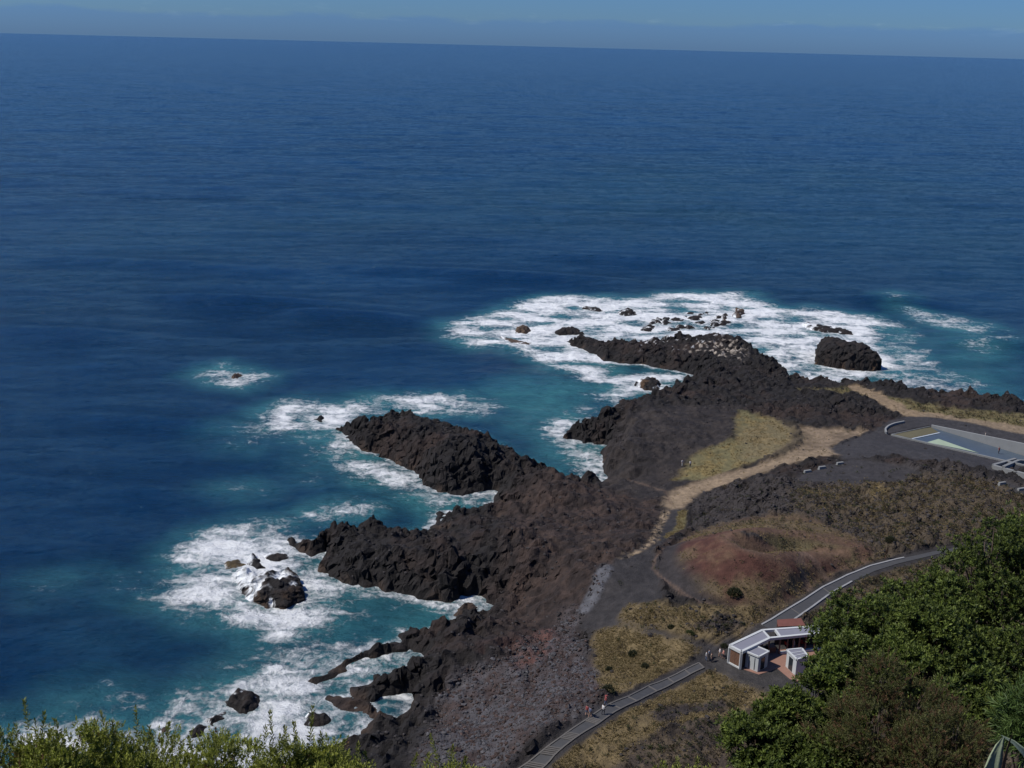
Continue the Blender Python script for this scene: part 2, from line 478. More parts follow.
paint(leftf * .85, (.040,.032,.031), .12, .02, .03, .08)
paint(sm(FD, 0, 1.) * sm(rc[0] - X, 15, 22) * (1 - sm(CONE, 1.2, 3.2)) * (Y < rc[1] + 6), (.037,.032,.032), .06, 0, .02, .05)
bowl = sm(RD, -2, 3)
paint(bowl, (.135,.112,.058), .2, .35, .2, .05, alt=(.10,.08,.045))
paint(sm(RD, -2.5, -.3) * (1 - sm(RD, .3, 2.0)) * .6, (.135,.08,.055), .08)
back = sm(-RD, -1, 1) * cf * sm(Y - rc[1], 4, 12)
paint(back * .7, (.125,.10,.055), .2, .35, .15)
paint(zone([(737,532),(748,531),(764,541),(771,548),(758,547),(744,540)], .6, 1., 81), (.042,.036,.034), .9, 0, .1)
paint(trail([(728,535),(735,541),(750,546),(770,551),(800,553),(820,552),(845,553)], 1.4, 1.0, 82) * .8, (.15,.088,.06), .05, 0, 0)
# scrubby lava field behind the cone and along the upper road
paint(zone([(690,500),(740,482),(800,478),(860,470),(930,462),(990,480),(1060,490),(1060,560),(945,545),(875,556),(860,540),(800,517),(740,520),(690,535)], 2.5, 3, 6), (.042,.036,.035), 1.15, 0, .15, .5)
fld = zone([(800,492),(860,480),(960,475),(1060,500),(1060,560),(945,548),(880,560),(866,545),(840,528),(800,510)], 4, 5, 7)
paint(fld * (.55 + .45 * sm(n_b, -.2, .3)), (.115,.085,.048), .9, .5, .5, .5, alt=(.06,.048,.038), var=-.05)
paint(zone([(800,618),(823,600),(853,582),(895,566),(944,556),(1000,560),(960,640),(820,660)], 1.5, 2, 8), (.10,.076,.046), .75, .4, .6, .5, alt=(.07,.055,.042))
# dry grass
gA = zone([(592,632),(620,629),(660,636),(697,650),(690,664),(660,677),(640,687),(620,695),(606,691),(597,670)], 1, 1.8, 9)
paint(gA, DRYG, .22, 1., .12, .12, alt=DRYG2, var=.12)
gB = zone([(700,674),(735,668),(772,678),(768,705),(735,717),(690,722),(650,737),(600,772),(540,772),(580,743),(622,715),(660,694)], 1, 2., 10)
paint(gB, DRYG, .22, 1., .15, .12, alt=DRYG2, var=.1)
paint(zone([(648,712),(680,705),(722,702),(735,708),(700,716),(660,722)], 1.2, 2, 11), DARKSOIL, .4, .1, .4, .3)
gC = zone([(620,618),(632,606),(660,604),(700,607),(740,606),(756,616),(735,634),(715,642),(670,634),(630,628)], 1.2, 2.2, 12)
paint(gC * .9, DRYG, .3, .9, .25, .3, alt=DRYG2, var=.02)
paint(zone([(690,625),(715,618),(740,622),(730,634),(712,640)], 1, 2, 13), (.05,.04,.036), 1., .2, .5, .9)
gD = zone([(738,411),(760,417),(778,422),(792,432),(790,442),(770,455),(740,468),(700,481),(676,480),(688,464),(700,450),(735,440)], 1.2, 2., 14)
paint(gD, OLIVE, .15, .22, .03, .05, alt=(.17,.13,.055))
gE = zone([(800,388),(830,389),(870,393),(910,401),(960,409),(1010,414),(1060,418),(1100,440),(1040,434),(960,419),(915,414),(890,404),(850,394)], 1.5, 2.5, 15)
paint(gE, (.155,.13,.06), .3, .25, .3, .1, alt=(.10,.085,.045))
paint(zone([(868,478),(885,476),(890,492),(872,500)], 1, 3, 16), DRYG, .4, .8, .2)
paint(zone([(660,512),(664,520),(682,528),(690,520),(684,508)], .5, 1, 17) * .0, OLIVE)
# dirt tracks
tr1 = zone([(664,503),(668,492),(690,484),(720,474),(752,467),(775,459),(796,449),(806,438),(798,427),(822,429),(868,432),(832,446),(846,455),(815,459),(790,464),(760,472),(728,484),(700,494),(684,509),(668,510)], .9, 1.0, 18)
paint(tr1, (.165,.122,.082), .04, .06, .01, .03, alt=(.215,.16,.108))
paint(trail([(672,505),(690,491),(722,481),(756,471),(790,461),(830,451),(842,452)], 2.2, 2.2, 1) * .8, TAN, .03)
paint(zone([(740,430),(770,420),(800,428),(806,440),(780,458),(740,462)], 3, 2.5, 19) * .45, (.19,.145,.085), .08)
paint(trail([(855,388),(872,394),(886,402),(900,410),(915,415),(935,416)], 4.2, 1.5, 2), (.24,.175,.11), .05, .05, .02, .02)
paint(trail([(935,419),(965,423),(1000,428),(1040,437),(1080,446)], 6.5, 1.5, 3), (.22,.165,.11), .05, .05, .02, .02)
# gravel round the pool and car park
paint(zone([(846,459),(828,449),(855,438),(873,431),(890,421),(905,417),(930,417),(966,422),(1000,430),(1060,442),(1080,480),(1020,471),(995,473),(960,466),(925,462),(895,455),(870,458)], .8, .8, 20), (.046,.043,.045), .03, 0, .01, .05)
paint(zone([(800,474),(824,467),(852,459),(904,466),(922,473),(905,482),(850,484),(797,482)], .8, 1., 21), (.045,.041,.042), .05, .02, .05, .1)
paint(zone([(995,478),(1012,484),(1060,500),(1060,520),(1010,492)], .8, .8, 22), (.046,.043,.044), .05, 0, .05, .05)
paint(sm(PS, -5, -3), (.046,.043,.045), .0, 0, 0, 0)
# foot trails on the cone, pale edges of the gravel road
for k, tpx in enumerate([[(664,548),(655,560),(653,568),(660,577),(672,586),(688,597),(700,604),(712,604)], [(801,553),(800,566),(806,580),(812,590)], [(803,553),(815,561),(828,578)],
                         [(628,480),(665,492),(672,505)]]):
    paint(trail(tpx, .22 if k in (0, 3) else 1.3, .35, 30 + k) * (.55 if k != 3 else .45), (.145,.098,.072), .05, 0, .02)
paint(trail([(667,512),(658,528),(654,541),(640,550),(622,557)], 1.2, .6, 40) * sm(n_c, -.3, .3), (.24,.18,.12), .35, .1, .05, .8)
paint(trail([(606,568),(597,590),(585,610)], 1.9, .8, 41), (.10,.10,.11), .3, 0, 0, 1.8)
paint(trail([(683,512),(680,528),(668,538)], 1.2, .6, 42) * .8, (.17,.14,.06), .1, 1.)
# roads kept clear
road_mask = np.zeros(X.shape)
lowL_px = [(512,778),(529,764),(543,751),(560.5,737.6),(586,720),(609,704),(628,697),(649,687),(669,679),(685.5,670),(699,662)]
lowR_px = [(532,778),(548,762),(555,754),(576,737),(598,724),(615,712),(637,701),(656,692),(675,683),(692,674),(704,668)]
upL_px = [(762,624),(771,619),(804,599.5),(823,587.5),(847,575.8),(870,566.3),(894,560),(917,555),(942,549.5),(985,545),(1040,541)]
upR_px = [(776,635),(784,628),(813,607),(832,593),(853,581.5),(875,571.5),(897,564.3),(920,558.7),(944,553.2),(986,549),(1040,545)]
def resample(p, n):
    p = np.asarray(p); s = np.concatenate([[0], np.cumsum(np.linalg.norm(np.diff(p[:, :2], axis=0), axis=1))])
    u = np.linspace(0, s[-1], n)
    q = np.stack([np.interp(u, s, p[:, k]) for k in range(p.shape[1])], 1)
    for _ in range(2):
        q[1:-1] = (q[:-2] + 2 * q[1:-1] + q[2:]) / 4
    return q
ROADS = {}
for nm, l, r, n in (('low', lowL_px, lowR_px, 110), ('up', upL_px, upR_px, 160)):
    L_, R_ = resample(on_ground(l, BASE0), n), resample(on_ground(r, BASE0), n)
    ROADS[nm] = (L_, R_)
    C_ = (L_ + R_) / 2; W_ = np.linalg.norm(L_ - R_, axis=1).mean()
    print('road', nm, 'width', W_)
    dd = linedist(C_, X, Y)
    m = 1 - sm(dd, W_ / 2 + .5, W_ / 2 + 4.0)
    road_mask = np.maximum(road_mask, 1 - sm(dd, W_ / 2 + .4, W_ / 2 + 1.5))
    # level the bed
    zt = np.convolve(np.pad(C_[:, 2], 8, mode='edge'), np.ones(17) / 17, 'valid')
    best = np.full(X.shape, 1e9); zz = np.zeros(X.shape)
    msk = dd < 12
    bx, by = X[msk], Y[msk]; bb = np.full(bx.shape, 1e9); bz = np.zeros(bx.shape)
    for (qx, qy, _), z in zip(C_, zt):
        d2 = (bx - qx) ** 2 + (by - qy) ** 2; up = d2 < bb
        bb[up] = d2[up]; bz[up] = z
    zz[msk] = bz
    BASE = BASE * (1 - m) + zz * m
    for q in (L_, R_): q[:, 2] = zt
paint(road_mask, GRAV, .0, 0, 0, 0)
paint(sm(pad, -3, -.5), (.05,.046,.045), .02, 0, 0, .1)
# the hillside below the viewpoint
hs = sm(SL - BASE0, -2, 3)
paint(hs, (.03, .028, .018), .5, 0, 0, .1, alt=(.04,.035,.022))

# ---- relief
qx_, qy_ = X + fbm(X / 3, Y / 3, 3, 16) * 1.2, Y + fbm(X / 3, Y / 3, 3, 17) * 1.2
rough = .9 * (ridged(X / 9, Y / 9, 3, 10) - .35) + 1.55 * (.5 - worley(qx_ / 4.6, qy_ / 4.6, 12)) + 1.05 * (.55 - worley(qx_ / 1.9, qy_ / 1.9, 13)) + .4 * n_c
big = fbm(X / 26, Y / 26, 3, 15) * 1.5
edge = sm(D, -.5, 2.5)
RG = np.maximum(ROUGH, 0)
coastrock = (1 + .6 * (1 - sm(D0, 3, 18)) * (ROUGH > .6)) * (.65 + .75 * sm(fbm(X / 12, Y / 12, 3, 18), -.4, .4))
low = sm(HT, 1.5, 5) * .25 + .75
Z = BASE + (rough * RG * coastrock + big * np.clip(RG - .2, 0, 1)) * edge * low * (1 - hs * .6)
Z = Z - poolcut
# wet and salt-stained rock near the waterline
wet = (1 - sm(Z, .5, 2.0 + n_b)) * (D0 < 9) * sm(n_b + .4 * n_a, -.1, .35)
COLR = COLR * (1 - .4 * wet[..., None]) + np.array([.085, .056, .038]) * .4 * wet[..., None]
salt = zone([(700,342),(735,344),(750,356),(742,364),(715,358),(690,350)], 2, 4, 70) * sm(-worley(X / 2.2, Y / 3.4, 71), -.33, -.2)
sa = (salt * .85)[..., None]
COLR = COLR * (1 - sa) + np.array([.42, .36, .30]) * sa
reef = zone([(600,338),(660,341),(720,334),(735,339),(700,352),(640,350)], 2, 3, 72) * sm(n_c + .4 * n_b, .36, .46)
COLR = COLR * (1 - .8 * reef[..., None]) + np.array([.5, .5, .5]) * .8 * reef[..., None]
# rocks go darker and browner at random
COLR *= (1 + .35 * n_c + .2 * n_b)[..., None].clip(.45, 1.6)

keep = (Z > -2.2)
F = grid_faces(*X.shape)
kf = keep.ravel()[F].any(1)
F = F[kf]
# overhang and break up the steep rock sideways
gyy, gxx = np.gradient(Z); steep = sm(np.hypot(gyy, gxx), .25, .8) * sm(ROUGH, .3, .7) * sm(Z, -.5, 1.5) * (PS < -3)
XD = X + steep * (.9 * perlin(X / 1.7 + Z * .75, Y / 2.1 - Z * .6, 130) + .5 * perlin(X / .8 - Z * 1.3, Y / .9 + Z * 1.1, 131))
YD = Y + steep * (.9 * perlin(X / 1.9 - Z * .7, Y / 1.7 + Z * .65, 132) + .5 * perlin(X / .9 + Z * 1.2, Y / .8 - Z * 1.3, 133))
V = np.stack([XD, YD, Z], -1).reshape(-1, 3); C = COLR.reshape(-1, 3)
used = np.unique(F); remap = np.full(len(V), -1, np.int64); remap[used] = np.arange(len(used))
ground = np_mesh('ground', V[used], remap[F], M_GROUND, smooth=False, cols=C[used])
tag(ground, kind='structure', label='black lava shore with red cinder cone and dry grass', cat='ground')
# ------------------------------------------------------------------ rocks standing in the sea
def sea_rock(poly_px, Ht, label, seed=0, col=(.020,.018,.018), col2=(.028,.022,.020), wash=0., step=.3, top=1.5, tan=.0, group=None, ragged=2.0):
    Ht = Ht * (.75 if Ht < 2.5 else 1)
    p = np.asarray(poly_px, float)
    zz = p[:, 2] if p.shape[1] > 2 else np.zeros(len(p))
    w = on_z(p[:, 0], p[:, 1], zz)[:, :2]
    mn, mx = w.min(0) - 3, w.max(0) + 3
    x, y = np.meshgrid(np.arange(mn[0], mx[0], step), np.arange(mn[1], mx[1], step))
    s = sdf(w, x + fbm(x / 4, y / 4, 4, seed) * ragged, y + fbm(x / 4 + 9, y / 4, 4, seed + 3) * ragged, 12.)
    h = Ht * (1 - np.exp(-np.clip(s, 0, None) / top))
    r = .8 * (ridged(x / 5, y / 5, 3, seed + 7) - .35) + 1.2 * (.5 - worley(x / 3.1, y / 3.1, seed + 9)) + .6 * (.55 - worley(x / 1.4, y / 1.4, seed + 2))
    h = np.where(s < 0, s * 1.1, h) + r * sm(s, -.5, 1.0) * min(1., Ht / 1.7)
    nb, nc = fbm(x / 3, y / 3, 4, seed + 20), fbm(x / 1.1, y / 1.1, 3, seed + 21)
    c = np.array(col) * (1 - sm(nb, -.2, .4)[..., None]) + np.array(col2) * sm(nb, -.2, .4)[..., None]
    tn = (sm(nb + nc * .3, .0, .3) * tan * (1 - sm(h, .8, 3.2)))[..., None]
    c = c * (1 - tn) + np.array([.15, .09, .05]) * tn
    if wash:
        ctr = w.mean(0); ang = np.arctan2(y - ctr[1], x - ctr[0]); ext = (w.max(0) - w.min(0)) / 2
        streak = fbm(ang * 16 + nb * 1.5, np.hypot(x - ctr[0], y - ctr[1]) / 5, 4, seed + 30)
        big_ = fbm(x / 5, y / 5, 4, seed + 31)
        lee = ((x - ctr[0]) / ext[0] * .45 - (y - ctr[1]) / ext[1] * .35)
        k = sm(.5 * big_ - .45 * r + .2 * nc + wash - lee * .6 + np.where(h < Ht * .5, .7 * streak, 0), .0, .3)[..., None]
        c = c * (1 - k) + np.array([.72, .74, .75]) * k
    c = c * (1 + .3 * nc[..., None]).clip(.5, 1.5)
    f = grid_faces(*x.shape)
    f = f[(s > -1.6).ravel()[f].any(1)]; SMF = False
    gy_, gx_ = np.gradient(h, step); stp_ = sm(np.hypot(gy_, gx_), .5, 1.6) * sm(h, -.5, 1.) * min(1., Ht / 2.5)
    xd = x + stp_ * (.75 * perlin(x / 1.6 + h * .8, y / 2 - h * .6, seed + 40) + .4 * perlin(x / .7 - h * 1.4, y / .8 + h, seed + 41))
    yd = y + stp_ * (.75 * perlin(x / 1.8 - h * .7, y / 1.6 + h * .7, seed + 42) + .4 * perlin(x / .8 + h * 1.3, y / .7 - h, seed + 43))
    v = np.stack([xd, yd, h], -1).reshape(-1, 3); c = c.reshape(-1, 3)
    u = np.unique(f); rm = np.full(len(v), -1); rm[u] = np.arange(len(u))
    v = v[u]; o = v.mean(0) * [1, 1, 0]
    ob = np_mesh('sea_rock', v - o, rm[f], M_GROUND, smooth=False, cols=c[u])
    ob.location = o.tolist()
    ROCK_POLYS.append(w)
    return tag(ob, label, 'rock', group or 'rocks standing in the surf')
ROCK_POLYS = []

def ell(cx, cy, rx, ry, n=12, seed=0):
    r = np.random.default_rng(seed)
    return [(cx + rx * math.cos(a) * k, cy + ry * math.sin(a) * k) for a, k in zip(np.linspace(0, 2 * math.pi, n, endpoint=False), .75 + .5 * r.random(n))]

sea_rock([(815,364,0),(817,350,2),(817,336,5.5),(823,335,6),(829,336,6),(840,339,6),(854,341,6),(864,343,6),(874,347,6),(880,353,5),(881,362,1),(880,371,0),(860,371.5,0),(838,369,0),(824,366,0)],
         7.2, 'tall flat topped black lava stack standing alone in white surf', 201, top=1.6, ragged=1.6, tan=.5)
sea_rock([(799,325),(806,323),(813,325),(826,327),(840,329),(848,331),(852,335),(840,334),(822,332),(806,329)], 1.3, 'low wet rock shelf awash behind the tall black lava stack', 202, wash=.12)
sea_rock([(232,577,0),(246,569,1),(258,572,1.5),(268,565,2),(276,569,2),(282,561,2.5),(290,565,2.5),(298,575,2),(307,590,0),(303,601,0),(286,610,0),(266,609,0),(250,601,0),(238,590,0)],
         2.6, 'largest black rock with white water running down it beside the western headland', 203, wash=.26, step=.18, tan=.3, ragged=2.)
sea_rock([(247,556,0),(252,551,1),(258,552,1.5),(262,560,1),(266,569,0),(256,571,0),(250,565,0)], 1.9, 'small black rock awash just behind the largest washed rock', 233, wash=.02, step=.18, ragged=1.5)
sea_rock([(222,566,0),(232,560,.5),(242,559,.5),(247,563,0),(238,568,0),(226,571,0)], 1.1, 'low tan rock at the seaward end of the washed rocks', 234, col=(.10,.075,.04), col2=(.06,.045,.03), wash=.02, step=.18)
sea_rock([(262,556),(270,552),(282,554),(290,558),(280,561),(268,560)], .9, 'flat rock shelf almost covered by foam behind the washed rocks', 235, wash=.15, step=.2)
sea_rock(ell(236, 376.5, 5, 2.6, seed=2), 1.5, 'lone brownish rock in a small patch of foam out at sea', 204, col=(.10,.065,.045), col2=(.06,.045,.04), wash=.1, step=.2)
sea_rock(ell(320, 420, 5, 2.6, seed=3), 1.4, 'small black rock in white foam off the tip of the long peninsula', 205, step=.2)
sea_rock(ell(522, 331, 7, 3.2, seed=4), 2.2, 'brown domed rock among the surf left of the far reef', 206, col=(.075,.052,.038), col2=(.11,.075,.05), step=.2)
sea_rock([(499,336),(506,337),(514,340),(524,342),(534,343),(533,345),(520,345),(508,342),(500,339)], .8, 'flat tan rock slab awash in front of the brown domed rock', 207, col=(.09,.062,.045), wash=.08, step=.2)
sea_rock([(553,333),(560,331),(570,329.5),(580,331),(584,334.5),(572,335),(560,336)], 2, 'knobbly black rock at the left end of the far lava spit', 208, step=.2)
sea_rock([(617,313),(626,310),(634,311.5),(637,315),(628,316),(620,315)], 1.7, 'dark rock in the widest white water above the lava spit', 209, step=.2, wash=.05)
sea_rock([(581,306),(590,307),(600,309),(603,311),(594,311),(584,309)], 1., 'thin dark ledge awash at the outer edge of the surf', 210, step=.2, wash=.1)
sea_rock([(733,316),(736,311),(741,310),(744,314),(741,318),(735,319)], 2.2, 'brown rock hit by spray at the right end of the far surf', 211, col=(.10,.07,.05), col2=(.06,.045,.04), step=.2, wash=.1)
sea_rock([(719,318),(722,315),(727,317),(726,321),(721,321)], 1.6, 'small brown rock left of the spray at the far surf', 212, col=(.10,.07,.05), step=.2, wash=.05)
sea_rock([(633,383),(640,380.5),(650,380),(659,383),(662,389),(654,391),(646,390.5),(638,387)], 1.9, 'low dark rock in the white inlet below the far lava spit', 213, step=.2, wash=.1, tan=.6)
sea_rock([(229,697),(236,693),(247,691),(257,697),(254,706),(250,713),(240,716),(233,708)], 2., 'jagged black rock in the surf above the near bushes', 214, step=.2, wash=.02)
sea_rock([(193,733),(200,726),(210,725),(211,730),(204,736),(196,738)], 1.8, 'round black boulder half hidden behind the near bushes', 215, step=.2)
sea_rock([(208,722),(214,713),(224,710),(226,716),(219,722),(212,726)], 1.5, 'slanted black rock between the jagged rock and the round boulder', 216, step=.2, wash=.05)
sea_rock([(160,727),(166,723),(172,725),(170,731),(163,732)], 1.2, 'small brown rock leftmost in the surf above the bushes', 217, col=(.08,.055,.045), step=.2)
sea_rock([(307,717),(314,712),(322,716),(331,714),(333,722),(322,727),(312,725)], 1.6, 'low black rock awash in the cove nearest the bushes', 218, step=.2, wash=.12)
sea_rock([(456,613),(462,606),(470,604),(474,608),(469,613),(462,617)], 1.5, 'brown rock lying in the narrow turquoise cove', 219, col=(.08,.055,.042), step=.2)
sea_rock([(372,652),(382,648),(392,650),(390,655),(378,657)], 1.1, 'small dark rock in the foam under the near point', 221, step=.2, wash=.05)
rr = np.random.default_rng(3)
for k in range(34):
    cx, cy = rr.uniform(638, 728), 0
    cy = 333 - (cx - 638) * .06 - rr.uniform(0, 18) * min(1, (cx - 610) / 60)
    s = rr.uniform(.6, 1.6)
    sea_rock(ell(cx, cy, 4.5 * s, 1.1 * s, 9, 300 + k), .55 + .5 * s, 'wet black reef rock awash in the white surf over the far reef', 320 + k, step=.3, wash=.08, group='reef rocks in the far surf')

# ------------------------------------------------------------------ sea
RR = np.concatenate([np.geomspace(70, 130, 60, endpoint=False), np.geomspace(130, 620, 470, endpoint=False), np.geomspace(620, 1500, 130, endpoint=False), np.geomspace(1500, 6500, 260, endpoint=False), np.geomspace(6500, 60000, 90)])
TH = np.radians(np.linspace(-48, 48, 860))
T, R = np.meshgrid(TH, RR)
SX, SY = R * np.sin(T), R * np.cos(T)

def px2sea(p): 
    a = np.array(p, float); return on_z(a[:, 0], a[:, 1], np.zeros(len(a)))[:, :2]

near = R < 700
nx, ny = SX[near], SY[near]
land_d = -sdf(coast, nx + fbm(nx / 7, ny / 7, 3, 150) * 1.5, ny, 60.)          # + out at sea
for w in ROCK_POLYS: land_d = np.minimum(land_d, -sdf(w, nx, ny, 20.) + 0.)
foam_px = [
 ([(449,323),(470,318),(492,315),(511,306),(530,300),(549,296),(577,296),(630,299),(667,294),(711,294),(745,292),(756,300),(766,305),(790,309),(807,308),(845,313),(879,317),(890,326),(880,340),(884,352),(898,361),(890,372),(860,380),(800,385),(770,372),(740,345),(700,345),(640,352),(600,368),(611,388),(590,380),(571,371),(549,364),(533,354),(502,347),(470,346),(455,340)], 1.0),
 ([(880,317),(900,322),(915,335),(905,345),(925,350),(940,370),(985,385),(975,392),(900,390),(860,380),(885,360)], .62),
 ([(904,307),(935,313),(970,321),(998,329),(973,332),(941,327),(915,318)], .68),
 ([(958,340),(985,341),(1005,350),(990,354),(965,348)], .45),
 ([(605,379),(630,374),(660,373),(689,377),(680,385),(664,396),(636,392),(612,402),(600,398)], .95),
 ([(545,420),(575,412),(590,408),(567,440),(580,444),(608,448),(604,462),(606,482),(588,481),(575,464),(555,448)], .8),
 ([(430,400),(461,394),(489,400),(495,408),(470,414),(440,412)], .75),
 ([(266,415),(282,406),(300,402),(344,405),(369,397),(400,397),(431,394),(450,398),(440,412),(400,412),(360,416),(334,434),(320,440),(296,437),(275,429)], .95),
 ([(222,430),(240,424),(270,420),(280,432),(250,440),(228,445)], .32),
 ([(330,438),(350,444),(387,460),(409,474),(425,488),(450,498),(497,498),(497,508),(450,506),(428,504),(400,494),(366,478),(345,466),(333,452)], .82),
 ([(202,375),(212,369),(224,366),(247,374),(262,376),(255,382),(241,387),(222,383)], .8),
 ([(167,585),(180,560),(188,550),(209,537),(244,525),(286,524),(300,535),(296,548),(318,560),(325,580),(330,610),(322,626),(300,636),(270,634),(252,622),(222,613),(195,612),(176,602)], .98),
 ([(310,515),(330,509),(350,506),(374,511),(350,517),(320,523)], .8),
 ([(322,580),(345,586),(380,594),(410,600),(400,608),(360,600),(335,594)], .62),
 ([(455,590),(492,588),(494,608),(480,618),(455,614),(440,606)], .8),
 ([(-40,740),(14,733),(52,713),(80,712),(108,700),(140,716),(188,694),(227,684),(244,677),(279,663),(320,666),(345,650),(372,640),(420,650),(422,664),(380,668),(354,690),(420,697),(400,725),(330,735),(300,780),(-40,790)], .86),
 ([(225,668),(260,650),(300,640),(330,645),(310,660),(260,668)], .5),
 ([(328,600),(360,604),(400,612),(365,634),(345,650),(325,640)], .38),
 ([(60,700),(110,690),(135,700),(110,712),(70,712)], .4),
 ([(110,582),(140,578),(150,586),(120,592)], .3), ([(50,580),(80,576),(95,582),(60,588)], .28),
 ([(228,488),(250,485),(262,491),(240,495)], .32), ([(300,425),(330,430),(335,470),(310,480)], .3),
 ([(888,296),(898,294),(905,297),(895,299)], .6), ([(990,337),(1008,336),(1014,341),(998,342)], .6),
]
foam = np.zeros(nx.shape); aer = np.zeros(nx.shape)
fx = nx + fbm(nx / 12, ny / 12, 3, 160) * 3.5; fy = ny + fbm(nx / 12 + 5, ny / 12, 3, 161) * 3.5
for poly, amt in foam_px:
    s = sdf(px2sea(poly), fx, fy, 40.)
    foam = np.maximum(foam, amt * sm(s, -8., 5.0))
    aer = np.maximum(aer, min(1, amt + .2) * sm(s, -14, 4))
foam = foam * np.clip(.86 + 1.1 * fbm(nx / 15, ny / 10, 4, 162) + .5 * fbm(nx / 40, ny / 7, 3, 163), .22, 1.15)
foam = np.maximum(foam, .7 * (1 - sm(land_d, .2, 3.5)))
aer = np.maximum(aer, .75 * (1 - sm(land_d, 1, 12)))
# broad milky patches between the rocks and downwind
for poly, amt, a, b in (([(215,440),(300,400),(470,392),(600,380),(600,470),(540,440),(430,400),(330,420),(260,450)], .42, -14, 8),
                  ([(330,590),(500,585),(480,620),(340,700),(200,720),(100,720),(200,680),(300,640)], .62, -10, 8),
                  ([(480,390),(600,350),(660,380),(590,410),(560,445),(510,430)], .8, -12, 8),
                  ([(760,340),(1000,330),(1010,400),(860,385),(780,378)], .6, -14, 8),
                  ([(60,600),(200,600),(240,640),(220,690),(60,700)], .10, -15, 10)):
    s = sdf(px2sea(poly), fx, fy, 40.)
    aer = np.maximum(aer, amt * sm(s, a, b))
aer = np.clip(aer * np.clip(.9 + 1.0 * fbm(nx / 18, ny / 13, 5, 170), .1, 1.2), 0, 1)
FO = np.zeros(SX.shape); AE = np.zeros(SX.shape)
FO[near] = foam; AE[near] = aer
bandx = px2sea([(180,232),(300,205),(480,172),(700,158),(900,165),(1060,215),(1100,300),(900,280),(700,235),(500,225),(300,228)])
s = sdf(bandx, SX + fbm(SX / 120, SY / 160, 3, 171) * 60, SY + fbm(SX / 120, SY / 160, 3, 172) * 90, 260.)
GR = .9 * sm(s, -160, 130) * (.6 + .7 * sm(fbm(SX / 160, SY / 200, 4, 173), -.4, .5))

sw = perlin(SX / 85 + SY / 300, SY / 30 - SX / 260, 180) * .9 + perlin(SX / 40 + 3, SY / 17 - SX / 120, 181) * .5 + perlin(SX / 18, SY / 7.5 - SX / 60, 182) * .22
sw *= 1 - sm(R, 3000, 7500)
calm = np.ones(SX.shape); calm[near] = .3 + .7 * sm(land_d, 2, 30)
SZ = sw * calm * .7
for (qx, qy, L_, W_, A_) in ((895, 299, 16, 5, 1.5), (1000, 341, 18, 5, 1.4), (250, 300, 40, 7, 2.0), (330, 312, 30, 6, 1.2), (60, 330, 40, 8, 1.2), (480, 272, 60, 9, 1.6), (640, 258, 50, 10, 1.2), (150, 262, 60, 10, 1.3), (180, 420, 26, 5, .9), (60, 480, 24, 5, .8)):
    c = px2sea([(qx, qy)])[0]
    SZ += A_ * np.exp(-((SX - c[0]) / L_) ** 2 - ((SY - c[1] + (SX - c[0]) * .12) / W_) ** 2)
SZ[near] += (foam * sm(land_d, 0, 4)) * .45 * (fbm(nx / 2.2, ny / 2.2, 3, 185) + .3)
SV = np.stack([SX, SY, SZ], -1).reshape(-1, 3)
SF = grid_faces(*SX.shape)

